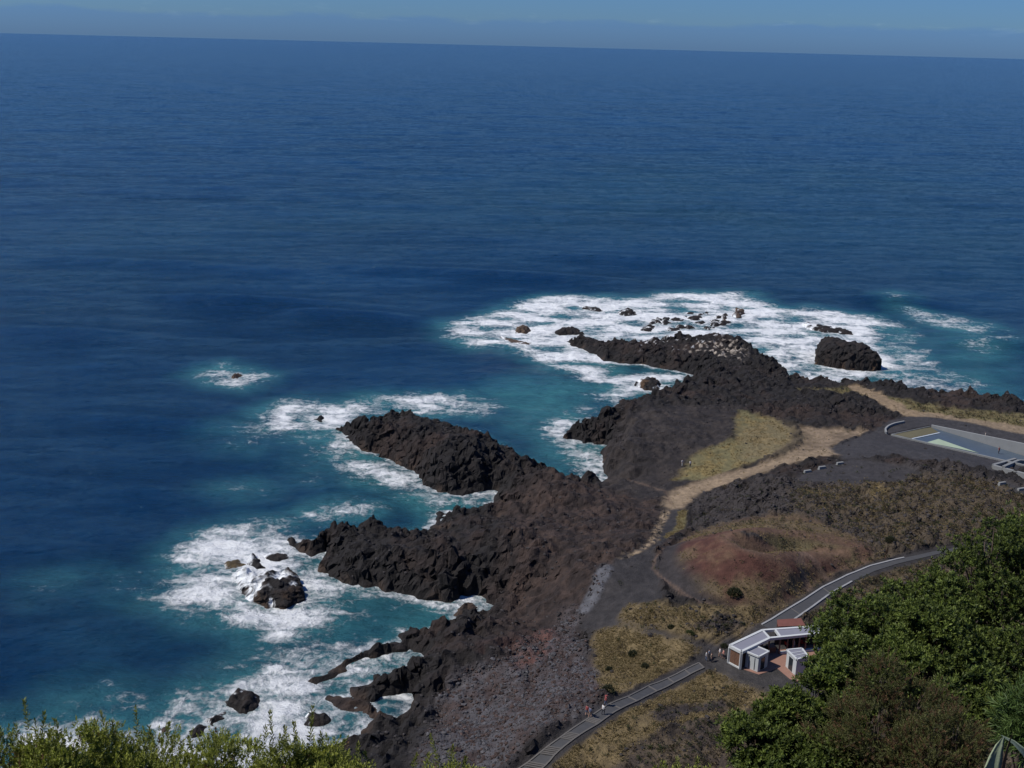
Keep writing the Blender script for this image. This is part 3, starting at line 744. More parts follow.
def sea_mat():
    m, nt, bs, out = newmat('sea_water')
    co = nt.nodes.new('ShaderNodeTexCoord').outputs['Object']
    def at(n):
        a = nt.nodes.new('ShaderNodeAttribute'); a.attribute_name = n; return a.outputs['Fac']
    mp = nt.nodes.new('ShaderNodeMapping'); mp.inputs['Scale'].default_value = (.55, 1, 1); mp.inputs['Rotation'].default_value = (0, 0, .12)
    nt.links.new(co, mp.inputs[0]); cw = mp.outputs[0]
    w1 = noise(nt, cw, .55, 8, .72); w2 = noise(nt, cw, .075, 5, .6); w3 = noise(nt, cw, .012, 4, .6)
    # colour of the water body, with ripple shading painted in
    deep = mix_(nt, math_(nt, 'MULTIPLY_ADD', w3.outputs[0], 2.4, -.7, clamp=True), (.0016,.024,.062), (.0016,.038,.115))
    deep = mix_(nt, math_(nt, 'MULTIPLY', at('green'), .4), deep, (.02,.066,.078))
    deep = mix_(nt, math_(nt, 'MULTIPLY_ADD', w1.outputs[0], 2.2, -.7, clamp=True), deep, mix_(nt, 1., deep, (.6,.64,.68), 'MULTIPLY'))  # ripple shading put into the base colour, following the wave noise
    w4 = noise(nt, cw, .0035, 5, .65)
    deep = mix_(nt, math_(nt, 'MULTIPLY_ADD', w4.outputs[0], 2.6, -.9, clamp=True), deep, mix_(nt, 1., deep, (.62,.66,.72), 'MULTIPLY'))
    turq = mix_(nt, math_(nt, 'MULTIPLY', at('aer'), .95, clamp=True), deep, (.045,.178,.198))
    # lacy foam
    d1 = noise(nt, co, .16, 7, .68, 1.2); d2 = noise(nt, co, .75, 6, .7, .8)
    vo = nt.nodes.new('ShaderNodeTexVoronoi'); vo.feature = 'DISTANCE_TO_EDGE'; vo.inputs['Scale'].default_value = .38
    dv = nt.nodes.new('ShaderNodeVectorMath'); dv.operation = 'MULTIPLY_ADD'
    nt.links.new(noise(nt, co, .3, 4, .6).outputs['Color'], dv.inputs[0]); dv.inputs[1].default_value = (5, 5, 0); nt.links.new(co, dv.inputs[2])
    nt.links.new(dv.outputs[0], vo.inputs['Vector'])
    lace = math_(nt, 'SUBTRACT', .22, vo.outputs['Distance'])
    t = math_(nt, 'ADD', math_(nt, 'MULTIPLY_ADD', d1.outputs[0], 1.6, -.8), math_(nt, 'MULTIPLY_ADD', d2.outputs[0], 1.2, -.6))
    t = math_(nt, 'ADD', t, math_(nt, 'MULTIPLY', lace, .6))
    ms = nt.nodes.new('ShaderNodeMapping'); ms.inputs['Scale'].default_value = (.13, .55, 1); ms.inputs['Rotation'].default_value = (0, 0, .35); nt.links.new(dv.outputs[0], ms.inputs[0])
    d3 = noise(nt, ms.outputs[0], 1., 5, .6)
    t = math_(nt, 'ADD', t, math_(nt, 'MULTIPLY_ADD', d3.outputs[0], 1.2, -.6))
    fm = math_(nt, 'ADD', math_(nt, 'MULTIPLY', at('foam'), 1.12), t)
    mr = nt.nodes.new('ShaderNodeMapRange'); mr.interpolation_type = 'SMOOTHSTEP'
    mr.inputs['From Min'].default_value = .38; mr.inputs['From Max'].default_value = 1.2
    nt.links.new(fm, mr.inputs['Value'])
    gate = math_(nt, 'MULTIPLY', at('foam'), 6., clamp=True)
    k = math_(nt, 'MULTIPLY', mr.outputs[0], gate)
    nt.links.new(mix_(nt, k, turq, (.84,.86,.87)), bs.inputs['Base Color'])
    nt.links.new(math_(nt, 'MULTIPLY_ADD', k, .6, .13), bs.inputs['Roughness'])
    bs.inputs['IOR'].default_value = 1.33
    bs.inputs['Specular Tint'].default_value = (.35, .74, 1., 1.)
    nt.links.new(math_(nt, 'MULTIPLY_ADD', k, -.3, .4), bs.inputs['Specular IOR Level'])
    b = nt.nodes.new('ShaderNodeBump'); b.inputs['Distance'].default_value = 1.5; b.inputs['Strength'].default_value = 1.
    h = math_(nt, 'ADD', math_(nt, 'MULTIPLY', w1.outputs[0], 1.0), math_(nt, 'MULTIPLY', w2.outputs[0], 2.2))
    h = math_(nt, 'ADD', h, math_(nt, 'MULTIPLY', k, .25))
    h = math_(nt, 'ADD', h, math_(nt, 'MULTIPLY', math_(nt, 'MULTIPLY', d2.outputs[0], k), .3))
    nt.links.new(h, b.inputs['Height'])
    # wave slopes too small to mesh
    sl = nt.nodes.new('ShaderNodeVectorMath'); sl.operation = 'MULTIPLY_ADD'
    w5 = noise(nt, cw, .35, 5, .7)
    nt.links.new(w5.outputs['Color'], sl.inputs[0]); sl.inputs[1].default_value = (1.7, 2.6, 0); sl.inputs[2].default_value = (-.85, -1.3, 0)
    ad = nt.nodes.new('ShaderNodeVectorMath'); ad.operation = 'ADD'; nt.links.new(b.outputs[0], ad.inputs[0]); nt.links.new(sl.outputs[0], ad.inputs[1])
    nn = nt.nodes.new('ShaderNodeVectorMath'); nn.operation = 'NORMALIZE'; nt.links.new(ad.outputs[0], nn.inputs[0])
    nt.links.new(nn.outputs[0], bs.inputs['Normal'])
    return m
sea = np_mesh('sea', SV, SF, sea_mat(), attrs={'foam': FO.ravel(), 'aer': AE.ravel(), 'green': GR.ravel()})
tag(sea, kind='structure', label='deep blue ocean with white surf round the rocks', cat='sea')

# ------------------------------------------------------------------ paved ways
def gz(x, y): return gsample(Z, x, y)

def strip(name, L_, R_, mat, lift, kind_label, cat):
    n = len(L_); k = 7
    u = np.linspace(0, 1, k)[None, :, None]
    P_ = L_[:, None] * (1 - u) + R_[:, None] * u
    P_ = P_.copy(); P_[..., 2] = np.maximum(P_[..., 2], gsample(Z, P_[..., 0], P_[..., 1])) + lift
    o = np_mesh(name, P_.reshape(-1, 3), grid_faces(n, k), mat, smooth=False)
    return tag(o, kind_label, cat, kind='structure'), P_

def rail(P_, mat, name, parent, w, h, i0=0, i1=None):
    """low edging that follows a line of points"""
    P_ = np.asarray(P_)[i0:i1]
    d = np.gradient(P_[:, :2], axis=0); d /= np.linalg.norm(d, axis=1)[:, None] + 1e-9
    s = np.stack([-d[:, 1], d[:, 0]], 1) * w / 2
    ring = []
    for sx, z in ((-1, -.25), (-1, h), (1, h), (1, -.25)):
        q = P_.copy(); q[:, :2] += s * sx; q[:, 2] += z; ring.append(q)
    V_ = np.stack(ring, 1).reshape(-1, 3); n = len(P_)
    f = []
    for i in range(n - 1):
        for a in range(4):
            b = (a + 1) % 4; f.append((i * 4 + a, i * 4 + b, i * 4 + 4 + b, i * 4 + 4 + a))
    f.append((3, 2, 1, 0)); m = (n - 1) * 4; f.append((m, m + 1, m + 2, m + 3))
    return np_mesh(name, V_, f, mat, parent, smooth=False)

fp, FPP = strip('footpath', *ROADS['low'], M_ASPHALT, .06, 'dark asphalt footpath with pale edging and cross steps', 'path')
for side in (0, -1): rail(FPP[:, side], M_KERB, 'edging', fp, .22, .10)
def near_idx(A, px):
    p = on_ground([px])[0]; return int(np.argmin(((A[:, :2] - p[:2]) ** 2).sum(1)))
Ll = ROADS['low'][0]
for px in ((609,704),(628,697),(649,687),(669,679),(685.5,670),(697,663)):
    i = near_idx(Ll, px); P_ = FPP[i]
    m = MB(); m.beam(P_[0] + [0, 0, .02], P_[-1] + [0, 0, .02], .28, .10); m.build('cross_step', M_KERB, fp)
for px, n in (((588,719),4),((562,736),5),((543,751),5),((528,765),3)):
    i = near_idx(Ll, px)
    for k in range(n):
        j = i + (k - n // 2)
        if 0 <= j < len(FPP):
            P_ = FPP[j]; m = MB(); m.beam(P_[0] + [0, 0, .02], P_[-1] + [0, 0, .02], .24, .12); m.build('cross_step', M_KERB, fp)
rd, RDP = strip('road', *ROADS['up'], M_ASPHALT, .06, 'grey asphalt lane curving round the red cone', 'road')
iu = near_idx(ROADS['up'][0], (905, 557)); il = near_idx(ROADS['up'][1], (853, 581))
rail(RDP[:, 0], M_WHITEKERB, 'kerb', rd, .32, .14, 0, iu)
rail(RDP[:, -1], M_WHITEKERB, 'kerb', rd, .32, .14, 0, il)
for px in ((790,608),(823,588)):
    i = near_idx(ROADS['up'][0], px); P_ = RDP[i]; m = MB(); m.beam(P_[0] + [0, 0, .0], P_[-1] + [0, 0, .0], .2, .03); m.build('joint', M_KERB, rd)

# ------------------------------------------------------------------ pavilion
zg = PZ + .05; HT_ = 3.1
def pt(x, y, z): return on_z(np.array(float(x)), np.array(float(y)), np.array(float(z)))
A, B_, Cc = pt(730, 645, zg + HT_), pt(762.6, 629.7, zg + HT_), pt(817, 625.8, zg + HT_)
A2, B2, C2 = pt(741.6, 651, zg + HT_), pt(769.7, 637.5, zg + HT_), pt(815, 633, zg + HT_)
Cc = B_ + (Cc - B_) * 1.15; C2 = B2 + (C2 - B2) * 1.2
def down(p, z): q = np.array(p, float).copy(); q[2] = z; return q
def lerp(p, q, t): return np.asarray(p) * (1 - t) + np.asarray(q) * t
org = down((A + C2) / 2, zg)
pav = tag(empty('pavilion', org), 'long bent white pavilion with grey roof panels beside the road', 'pavilion')
def pb(mb, name, mat, parent=pav, bevel=0):
    o = mb.build(name, mat, parent, bevel)
    if parent is pav: o.matrix_parent_inverse = Matrix.Translation([-c for c in org])
    return o
fr = MB(); fh = .42; fw = .42
zt = [0, 0, -fh / 2]
for p, q in ((A, B_), (B_, Cc), (A2, B2), (B2, C2), (A, A2), (Cc, C2)): fr.beam(p + zt, q + zt, fw, fh)
x0, x1 = lerp(B_, Cc, .20), lerp(B2, C2, .20)
fr.beam(lerp(B_, B2, .04) + zt + [0, 0, .004], lerp(B_, B2, .96) + zt + [0, 0, .004], .3, fh - .02)
fr.beam(lerp(x0, x1, .04) + zt + [0, 0, .004], lerp(x0, x1, .96) + zt + [0, 0, .004], .3, fh - .02)
pb(fr, 'roof_frame', M_WHITE)
for quad in ((A, B_, B2, A2), (x0, Cc, C2, x1)):
    c = sum(quad) / 4; q = [lerp(p, c, .02) for p in quad]
    m = MB(); m.hexa([p - [0, 0, .2] for p in q], [p - [0, 0, .09] for p in q]); pb(m, 'roof_panel', M_ROOF)
# end screen on the left gable: white frame, brown slats
m = MB()
for p in (A, A2): m.beam(down(p, zg), down(p, zg + HT_ - fh), .36, .36)
m.beam(down(A, zg + .12), down(A2, zg + .12), .3, .24)
pb(m, 'end_frame', M_WHITE)
m = MB()
for k in range(11):
    z = zg + .4 + k * .215; m.beam(down(lerp(A, A2, .06), z), down(lerp(A, A2, .94), z), .06, .12)
m.beam(down(lerp(A, A2, .5), zg + .3), down(lerp(A, A2, .5), zg + 2.6), .08, .08)
pb(m, 'slatted_screen', M_WOOD)
# rear wall and its windows, inner partition
def wall_between(p, q, z0, z1, th, name, mat, off=0.):
    m = MB(); d = np.asarray(q) - np.asarray(p); n = np.array([-d[1], d[0], 0]); n /= np.linalg.norm(n)
    a, b = down(p + n * off, (z0 + z1) / 2), down(q + n * off, (z0 + z1) / 2)
    m.beam(a, b, th, z1 - z0); return pb(m, name, mat)
wall_between(lerp(A, B_, .03), B_, zg, zg + HT_ - fh - .01, .14, 'rear_wall', M_DARKWOOD, -.05)
wall_between(lerp(B_, Cc, .21), lerp(B_, Cc, .98), zg, zg + HT_ - fh - .01, .14, 'rear_wall', M_DARKWOOD, -.05)
wall_between(lerp(A2, B2, .05), lerp(A2, B2, .78), zg + .02, zg + HT_ - fh - .01, .12, 'side_wall', M_DARKWOOD, .05)
for k in range(3):
    wall_between(lerp(x0, Cc, .12 + .28 * k), lerp(x0, Cc, .32 + .28 * k), zg + .9, zg + 2.3, .06, 'window', M_DARK, -.2)
for t in (.0, .20, .34, .45, .56, .68, .84, 1.):
    p = lerp(B2, C2, t); m = MB(); m.beam(down(p, zg + (.3 if t > .25 else 0)), down(p, zg + HT_ - fh), .2, .2); pb(m, 'post', M_WOOD)
m = MB(); m.beam(down(lerp(B2, C2, .22), zg + .19), down(lerp(B2, C2, 1.), zg + .19), .5, .3); pb(m, 'sill', M_WHITE)
m = MB(); m.beam(down(lerp(lerp(B_, B2, .6), lerp(Cc, C2, .6), .03), zg + .5), down(lerp(lerp(B_, B2, .6), lerp(Cc, C2, .6), .16), zg + .5), 1.1, 1.); pb(m, 'counter', M_WOOD)

# terracotta terrace
tpx = [(741,668.5),(759,674.5),(777.5,668.5),(790,679),(812,686),(850,680),(850,648),(818,646),(775,641),(764,642),(748,654)]
tw = on_z(np.array([p[0] for p in tpx]), np.array([p[1] for p in tpx]), np.full(len(tpx), zg))
m = MB(); m.hexa([(p[0], p[1], zg - .6) for p in tw], [(p[0], p[1], zg + .02) for p in tw])
ter = m.build('terrace', M_TERRA); tag(ter, 'terracotta paved terrace in front of the pavilion', 'terrace', kind='structure')

def kiosk(roof_px, h, label, doorface, slits, grid):
    z = zg + .03
    r = [pt(x, y, z + h) for x, y in roof_px]
    c = sum(r) / 4; o_ = down(c, z)
    t = tag(empty('kiosk', o_), label, 'kiosk')
    def kb(mb, name, mat):
        o = mb.build(name, mat, t); o.matrix_parent_inverse = Matrix.Translation([-a for a in o_]); return o
    inn = [lerp(p, c, .06) for p in r]
    m = MB(); m.prism([lerp(p, c, .025) for p in r], z, z + h - .22); kb(m, 'wall', M_BOX)
    m = MB()
    for i in range(4): m.beam(r[i] - [0, 0, .1], r[(i + 1) % 4] - [0, 0, .1], .26, .24)
    kb(m, 'roof_frame', M_WHITE)
    m = MB(); m.prism(inn, z + h - .2, z + h - .06); kb(m, 'roof_panel', M_ROOF)
    if grid:
        for u in (.36, .68):
            m = MB(); m.beam(lerp(inn[0], inn[3], u) - [0, 0, .03], lerp(inn[1], inn[2], u) - [0, 0, .03], .12, .08); kb(m, 'roof_bar', M_WHITE)
    def on_face(i, t0, t1, z0, z1, name, mat, th=.06):
        p, q = r[i], r[(i + 1) % 4]
        m = MB(); a, b = lerp(lerp(p, q, t0), c, .022), lerp(lerp(p, q, t1), c, .022)
        m.beam(down(a, z + (z0 + z1) / 2), down(b, z + (z0 + z1) / 2), th, z1 - z0); kb(m, name, mat)
    for tt in slits: on_face(doorface[1], tt, tt + .05, .15, h - .6, 'slit_window', M_DARK)
    on_face(doorface[0], .34, .72, .1, h - .65, 'door', M_DARK, .08)
    return t
kiosk([(746,651),(757,646),(769,651),(759,656.3)], 2.75, 'small white kiosk with dark slits nearer the path', (2, 3), (.25, .68), False)
kiosk([(787,649.5),(802,648),(808,655.8),(797,659)], 2.9, 'small white kiosk half hidden by the dark tree', (3, 2), (), True)

# rusty canopy behind the pavilion
cz = zg + 2.5
cq = [pt(777, 619.5, cz), pt(801, 618, cz), pt(805.6, 625.5, cz), pt(778, 626.5, cz)]
co_ = down(sum(cq) / 4, zg)
can = tag(empty('canopy', co_), 'rust brown flat canopy behind the pavilion', 'canopy')
m = MB(); m.hexa([p - [0, 0, .18] for p in cq], cq); o = m.build('roof', M_RUST, can); o.matrix_parent_inverse = Matrix.Translation([-a for a in co_])
for p in cq:
    q = lerp(p, sum(cq) / 4, .06); m = MB(); m.beam(down(q, zg - .3), down(q, cz - .181), .14, .14)
    o = m.build('post', M_WOOD, can); o.matrix_parent_inverse = Matrix.Translation([-a for a in co_])

# red chairs
def make_chair(x, y, z, rz, label):
    t = tag(empty('chair', (x, y, z), rz), label, 'chair')
    m = MB(); m.box((0, 0, .45), (.5, .5, .07)); m.build('seat', M_RED, t, .015)
    m = MB(); m.hexa([(-.24, .2, .5), (.24, .2, .5), (.24, .26, .5), (-.24, .26, .5)], [(-.22, .3, .98), (.22, .3, .98), (.22, .35, .98), (-.22, .35, .98)]); m.build('backrest', M_RED, t, .01)
    for sx in (-.2, .2):
        for sy in (-.2, .2):
            m = MB(); m.beam((sx, sy, 0), (sx, sy, .41), .05, .05); m.build('leg', M_RED, t)
    return t
for k, (px, py, rz, lab) in enumerate(((774.5, 633, .3, 'red chair seen through the open bay of the roof'), (788, 650, 2., 'red chair left of the white figure under the pavilion'),
                                       (802, 648.5, -.4, 'red chair furthest right under the pavilion roof'), (804.5, 648.7, 1.2, 'red chair pushed close to the furthest right chair'))):
    p = pt(px, py, zg + .03); p = p + np.array([0, (0 if k == 0 else 1.0), 0])
    make_chair(p[0], p[1], zg + .022, rz, lab)

# ------------------------------------------------------------------ pool basin
po = np.array([*(pA + pC) / 2, pz0])
pool = tag(empty('swimming_pool', po), 'long sunken concrete pool with a pale green patch on its floor', 'pool')
def lk(o): o.matrix_parent_inverse = Matrix.Translation([-a for a in po]); return o
def uv(u, v):
    """u along A-B side to D-C side, v along"""
    a = pB * (1 - v) + pC * v; b = pA * (1 - v) + pD * v
    q = a * (1 - u) + b * u
    return np.array([q[0], q[1], pz0 - float(pool_depth(q[0], q[1]))])
def patch(name, mat, us, vs, lift=0.):
    V_ = np.array([[uv(u, v) + [0, 0, lift] for u in us] for v in vs]).reshape(-1, 3)
    return lk(np_mesh(name, V_, grid_faces(len(vs), len(us)), mat, pool, smooth=False))
patch('floor', M_POOL, np.linspace(-.015, 1, 50), np.linspace(0, 1, 60))
def pxpatch(name, mat, pts, lift):
    out = []
    for x, y in pts:
        z = pz0 - .3
        for _ in range(6):
            q = pt(x, y, z); z = pz0 - float(pool_depth(q[0], q[1]))
        out.append(pt(x, y, z + lift))
    me = bpy.data.meshes.new(name); me.from_pydata([Vector(p) for p in out], [], [list(range(len(out)))]); me.materials.append(mat)
    return lk(link(bpy.data.objects.new(name, me), pool))
lq = [np.array(q, float) for q in ((893.5,434.5),(930.5,427.0),(939,432.2),(911.5,438.2))]
lv = []
for a in np.linspace(0, 1, 14):
    for b in np.linspace(0, 1, 14):
        q_ = (lq[0] * (1 - a) + lq[1] * a) * (1 - b) + (lq[3] * (1 - a) + lq[2] * a) * b
        z = pz0 - .2
        for _ in range(6):
            w_q = pt(q_[0], q_[1], z); z = pz0 - float(pool_depth(w_q[0], w_q[1]))
        lv.append(pt(q_[0], q_[1], z + .06))
lk(np_mesh('lawn', lv, grid_faces(14, 14), M_LAWN, pool))
pxpatch('dividing_line', M_LINE, [(911.5,438.3),(939,432.3),(940.3,432.8),(912.7,438.8)], .1)
pxpatch('pale_floor', M_POOLGREEN, [(927,442.2),(938.5,438.8),(979,453),(960,448.8)], .08)  # pale green patch laid over the darker floor
m = MB(); n_ = 26
for i in range(n_):
    for_ = (i / n_, (i + 1) / n_)
    a, b = uv(-.02, for_[0]), uv(-.02, for_[1])
    th = np.array([-along[1], along[0]]) * .45
    m.hexa([(a[0], a[1], a[2] - .6), (b[0], b[1], b[2] - .6), (b[0] + th[0], b[1] + th[1], b[2] - .6), (a[0] + th[0], a[1] + th[1], a[2] - .6)],
           [(a[0], a[1], pz0 + .35), (b[0], b[1], pz0 + .35), (b[0] + th[0], b[1] + th[1], pz0 + .35), (a[0] + th[0], a[1] + th[1], pz0 + .35)])
lk(m.build('far_wall', M_CONC, pool))
m = MB()
m.hexa(*[[(p[0], p[1], z) for p in (uv(1.0, 0), uv(1.0, 1), uv(1.03, 1), uv(1.03, 0))] for z in (pz0 - 5.2, pz0 + .12)])
lk(m.build('near_wall', M_CONCPALE, pool))
m = MB(); m.hexa(*[[(p[0], p[1], z) for p in (uv(-.0, -.004), uv(1.0, -.004), uv(1.0, .002), uv(0, .002))] for z in (pz0 - 1, pz0 + .1)])
lk(m.build('end_wall', M_CONCPALE, pool))

# curved parapet by the pool
cw_ = resample(on_ground([(886,434),(885,430.5),(888,427.5),(894,425),(904,423)], Z), 24)
par = rail(cw_, M_CONC, 'parapet', None, .4, .6); tag(par, 'curved low concrete parapet at the end of the car park', 'parapet')
# concrete ramp walls at the right edge
for pts, h, lab in (([(993,468),(1015,461.5)], .9, 'pale concrete ramp wall below the pool, higher of two'), ([(1003,470.5),(1019,463.5),(1026,464.5)], 1.1, 'short angled concrete wall at the pool corner'),
                    ([(993,469),(1030,479)], 1.0, 'long low concrete ramp wall running off the right edge')):
    w = rail(resample(on_ground(pts, Z), 16), M_CONCPALE, 'ramp_wall', None, .7, h); tag(w, lab, 'wall')
# blocks in the car park and beside the lower road
for px, py, lab in ((807.5,472.5,'pale concrete block leftmost of three by the gravel car park'), (822,468.7,'pale concrete block between two others by the gravel car park'),
                (840,464.5,'pale concrete block rightmost of three by the gravel car park'), (1002,484.5,'pale concrete block on the gravel below the ramp walls'), (1021,490.5,'pale concrete block at the right edge of the photo')):
    p = on_ground([(px, py)], Z)[0]
    m = MB(); m.hexa([(-.95, -.4, -.3), (.95, -.4, -.3), (.95, .4, -.3), (-.95, .4, -.3)], [(-.85, -.25, .6), (.85, -.25, .6), (.85, .25, .6), (-.85, .25, .6)])
    o = m.build('concrete_block', M_CONCPALE, None, .04); o.location = p.tolist(); o.rotation_euler = (0, 0, .35)
    tag(o, lab, 'block', 'concrete blocks along the gravel')

# ------------------------------------------------------------------ people
def skin_mesh(verts, edges, radii):
    me = bpy.data.meshes.new('body'); me.from_pydata([Vector(v) for v in verts], edges, [])
    o = bpy.data.objects.new('tmp', me); COL.objects.link(o)
    o.modifiers.new('s', 'SKIN'); ss = o.modifiers.new('d', 'SUBSURF'); ss.levels = 1; ss.render_levels = 1
    for sv, r in zip(me.skin_vertices[0].data, radii): sv.radius = (r, r)
    me.skin_vertices[0].data[0].use_root = True
    dg = bpy.context.evaluated_depsgraph_get(); dg.update()
    nm = bpy.data.meshes.new_from_object(o.evaluated_get(dg)); bpy.data.objects.remove(o); return nm
_cl = {}
def cloth(col):
    if col not in _cl: _cl[col] = plain('cloth', col, .85, .1, 5, bump=0)
    return _cl[col]
M_SKIN = plain('skin', (.45, .27, .20), .6, .08, 5, bump=0)
M_HAIR = plain('hair', (.03, .02, .015), .6, .2, 5, bump=0)
def person(px, py, rz, top, legs, label, stride=.25, hat=None, shorts=False, z=None, h=1.72, arm=.1):
    p = on_ground([(px, py)], Z)[0] if z is None else pt(px, py, z)
    zz = float(gz(p[0], p[1])) if z is None else z
    zz += 0.06 if road_at(p[0], p[1]) else 0.0
    t = tag(empty('person', (p[0], p[1], zz), rz), label, 'person', 'people out walking')
    s = h / 1.72; f = stride
    v = [(0, 0, .95), (0, 0, 1.18), (0, 0, 1.42), (0, -.01, 1.52), (0, -.02, 1.60), (0, -.02, 1.69),
         (-.19, 0, 1.40), (-.25, .06 * f, 1.12), (-.25, -.25 * f - arm, .88), (-.25, -.3 * f - arm, .80), (.19, 0, 1.40), (.25, 0, 1.12), (.25, .2 * f, .86), (.25, .24 * f, .78),
         (-.10, 0, .88), (-.11, -.5 * f, .50), (-.11, -.35 * f, .09), (-.11, -.35 * f - .17, .04), (.10, 0, .88), (.11, .25 * f, .50), (.11, .75 * f, .10), (.11, .75 * f - .16, .05)]
    e = [(0, 1), (1, 2), (2, 3), (3, 4), (4, 5), (2, 6), (6, 7), (7, 8), (8, 9), (2, 10), (10, 11), (11, 12), (12, 13),
         (0, 14), (14, 15), (15, 16), (16, 17), (0, 18), (18, 19), (19, 20), (20, 21)]
    r = [.15, .14, .16, .06, .09, .075, .065, .05, .04, .04, .065, .05, .04, .04, .10, .07, .05, .04, .10, .07, .05, .04]
    v = [tuple(c * s for c in q) for q in v]
    me = skin_mesh(v, e, [a * s for a in r])
    for mt in (M_SKIN, cloth(top), cloth(legs), M_HAIR): me.materials.append(mt)
    for pl in me.polygons:
        c = pl.center / s; pl.use_smooth = True
        if c.z > 1.47: pl.material_index = 0
        elif c.z > .93: pl.material_index = 1 if (abs(c.x) < .22 or c.z > 1.15) else 0
        elif abs(c.x) > .2 and c.z > .7: pl.material_index = 0
        elif c.z > (.5 if shorts else .10): pl.material_index = 2
        elif c.z > .10: pl.material_index = 0
        else: pl.material_index = 3
    b = link(bpy.data.objects.new('body', me), t)
    bm = bmesh.new(); bmesh.ops.create_uvsphere(bm, u_segments=12, v_segments=8, radius=.112 * s)
    bmesh.ops.delete(bm, geom=[q for q in bm.verts if q.co.z < -.02 * s and q.co.y < .02], context='VERTS')
    for q in bm.verts: q.co += Vector((0, 0, 1.66 * s))
    if hat:
        g = bmesh.ops.create_cone(bm, cap_ends=True, segments=14, radius1=.2 * s, radius2=.15 * s, depth=.04 * s)
        for q in g['verts']: q.co += Vector((0, -.02, 1.70 * s))
    hm = bpy.data.meshes.new('hair'); bm.to_mesh(hm); bm.free(); hm.materials.append(cloth(hat) if hat else M_HAIR)
    link(bpy.data.objects.new('hat' if hat else 'hair', hm), t)
    return t
def road_at(x, y):
    for nm in ROADS:
        L_, R_ = ROADS[nm]; C_ = (L_ + R_) / 2
        d = np.min((C_[:, 0] - x) ** 2 + (C_[:, 1] - y) ** 2)
        if d < 3: return True
    return False
W_, BK, BL, RD_, TN = (.62, .62, .62), (.03, .03, .04), (.09, .12, .20), (.24, .05, .05), (.35, .25, .18)
person(603, 715.5, 2.2, W_, BK, 'person in white top and dark trousers stepping up the path')
person(605.5, 706.5, 2.0, RD_, BL, 'person in red top and blue trousers beside the path edge', hat=(.25, .05, .05))
person(590, 718, 2.4, BL, TN, 'person in blue top and tan trousers near the cross steps', shorts=True)
person(586.8, 716.2, 2.4, RD_, BL, 'person in red top and blue shorts left of the cross steps', shorts=True)
person(706, 661, 1.2, W_, BL, 'person in white top and blue trousers leftmost of four by the pavilion')
person(708.8, 659.5, -2.2, (.24, .30, .40), BK, 'person in grey blue top and dark trousers by the pavilion')
person(711.2, 662.5, 1.0, TN, BK, 'person in tan top standing where the path meets the gravel', stride=.1)
person(719.5, 657.5, -1.6, W_, TN, 'person in white top and tan trousers before the pavilion end', shorts=True)
person(723, 659.5, -1.4, (.45, .20, .16), BK, 'person in pinkish top and dark shorts nearest the pavilion', shorts=True)
person(682, 466.5, .6, W_, W_, 'person all in white by the olive grass, left of two')
person(690, 467.5, .2, W_, BK, 'person in white top and dark trousers by the olive grass')
person(985, 438.5, 1., (.45, .42, .36), BK, 'person in pale top on the gravel behind the pool wall', stride=.05)
person(998.5, 453.5, .4, RD_, BK, 'person in red top standing on the pool floor', z=pz0 - 2.1, stride=.1)
person(793, 648.5, 2., W_, W_, 'person in white clothes standing under the pavilion roof', z=zg + .022, stride=.05)

# ------------------------------------------------------------------ vegetation
def leaves(base, axis, K, L, w, sprig_len, rng, spread=(.35, 1.15), cols=None, jit=.25):
    """K leaves spiralling up each sprig; returns quads and per-vertex colour"""
    n = len(base); axis = axis / np.linalg.norm(axis, axis=1)[:, None]
    ref = np.where(np.abs(axis[:, 2:3]) > .9, [[1., 0, 0]], [[0, 0, 1.]])
    e1 = np.cross(axis, ref); e1 /= np.linalg.norm(e1, axis=1)[:, None]; e2 = np.cross(axis, e1)
    V_, C_ = [], []
    ph0 = rng.random(n) * 6.28
    for k in range(K):
        t = (k + .5) / K
        ph = ph0 + k * 2.4
        rad = np.cos(ph)[:, None] * e1 + np.sin(ph)[:, None] * e2
        al = spread[1] * (1 - t) + spread[0] * t + rng.normal(0, jit, n)
        d = np.cos(al)[:, None] * axis + np.sin(al)[:, None] * rad
        sd = np.cross(d, rad + rng.normal(0, .3, (n, 3))); sd /= np.linalg.norm(sd, axis=1)[:, None] + 1e-9
        nrm = np.cross(sd, d)
        b = base + axis * (sprig_len * t)[:, None] if np.ndim(sprig_len) else base + axis * sprig_len * t
        l = (L * (.75 + .5 * rng.random(n)))[:, None]; ww = (w * (.8 + .4 * rng.random(n)))[:, None]
        V_.append(np.stack([b, b + d * l * .5 + sd * ww * .5 + nrm * l * .06, b + d * l, b + d * l * .5 - sd * ww * .5 + nrm * l * .06], 1))
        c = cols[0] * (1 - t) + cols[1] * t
        C_.append(np.repeat((c * (.8 + .4 * rng.random((n, 1))))[:, None], 4, 1))
    V_ = np.concatenate(V_).reshape(-1, 3); C_ = np.concatenate(C_).reshape(-1, 3)
    return V_, np.arange(len(V_)).reshape(-1, 4), C_

def tube(pts, rad, seg=7):
    pts = np.asarray(pts, float); rad = np.asarray(rad, float)
    d = np.gradient(pts, axis=0); d /= np.linalg.norm(d, axis=1)[:, None]
    ref = np.array([.3, .9, .1]); a = np.cross(d, ref); a /= np.linalg.norm(a, axis=1)[:, None]; b = np.cross(d, a)
    an = np.linspace(0, 2 * np.pi, seg, endpoint=False)
    V_ = pts[:, None] + rad[:, None, None] * (np.cos(an)[None, :, None] * a[:, None] + np.sin(an)[None, :, None] * b[:, None])
    n = len(pts); f = []
    for i in range(n - 1):
        for j in range(seg):
            k = (j + 1) % seg; f.append((i * seg + j, i * seg + k, i * seg + seg + k, i * seg + seg + j))
    return V_.reshape(-1, 3), np.array(f)

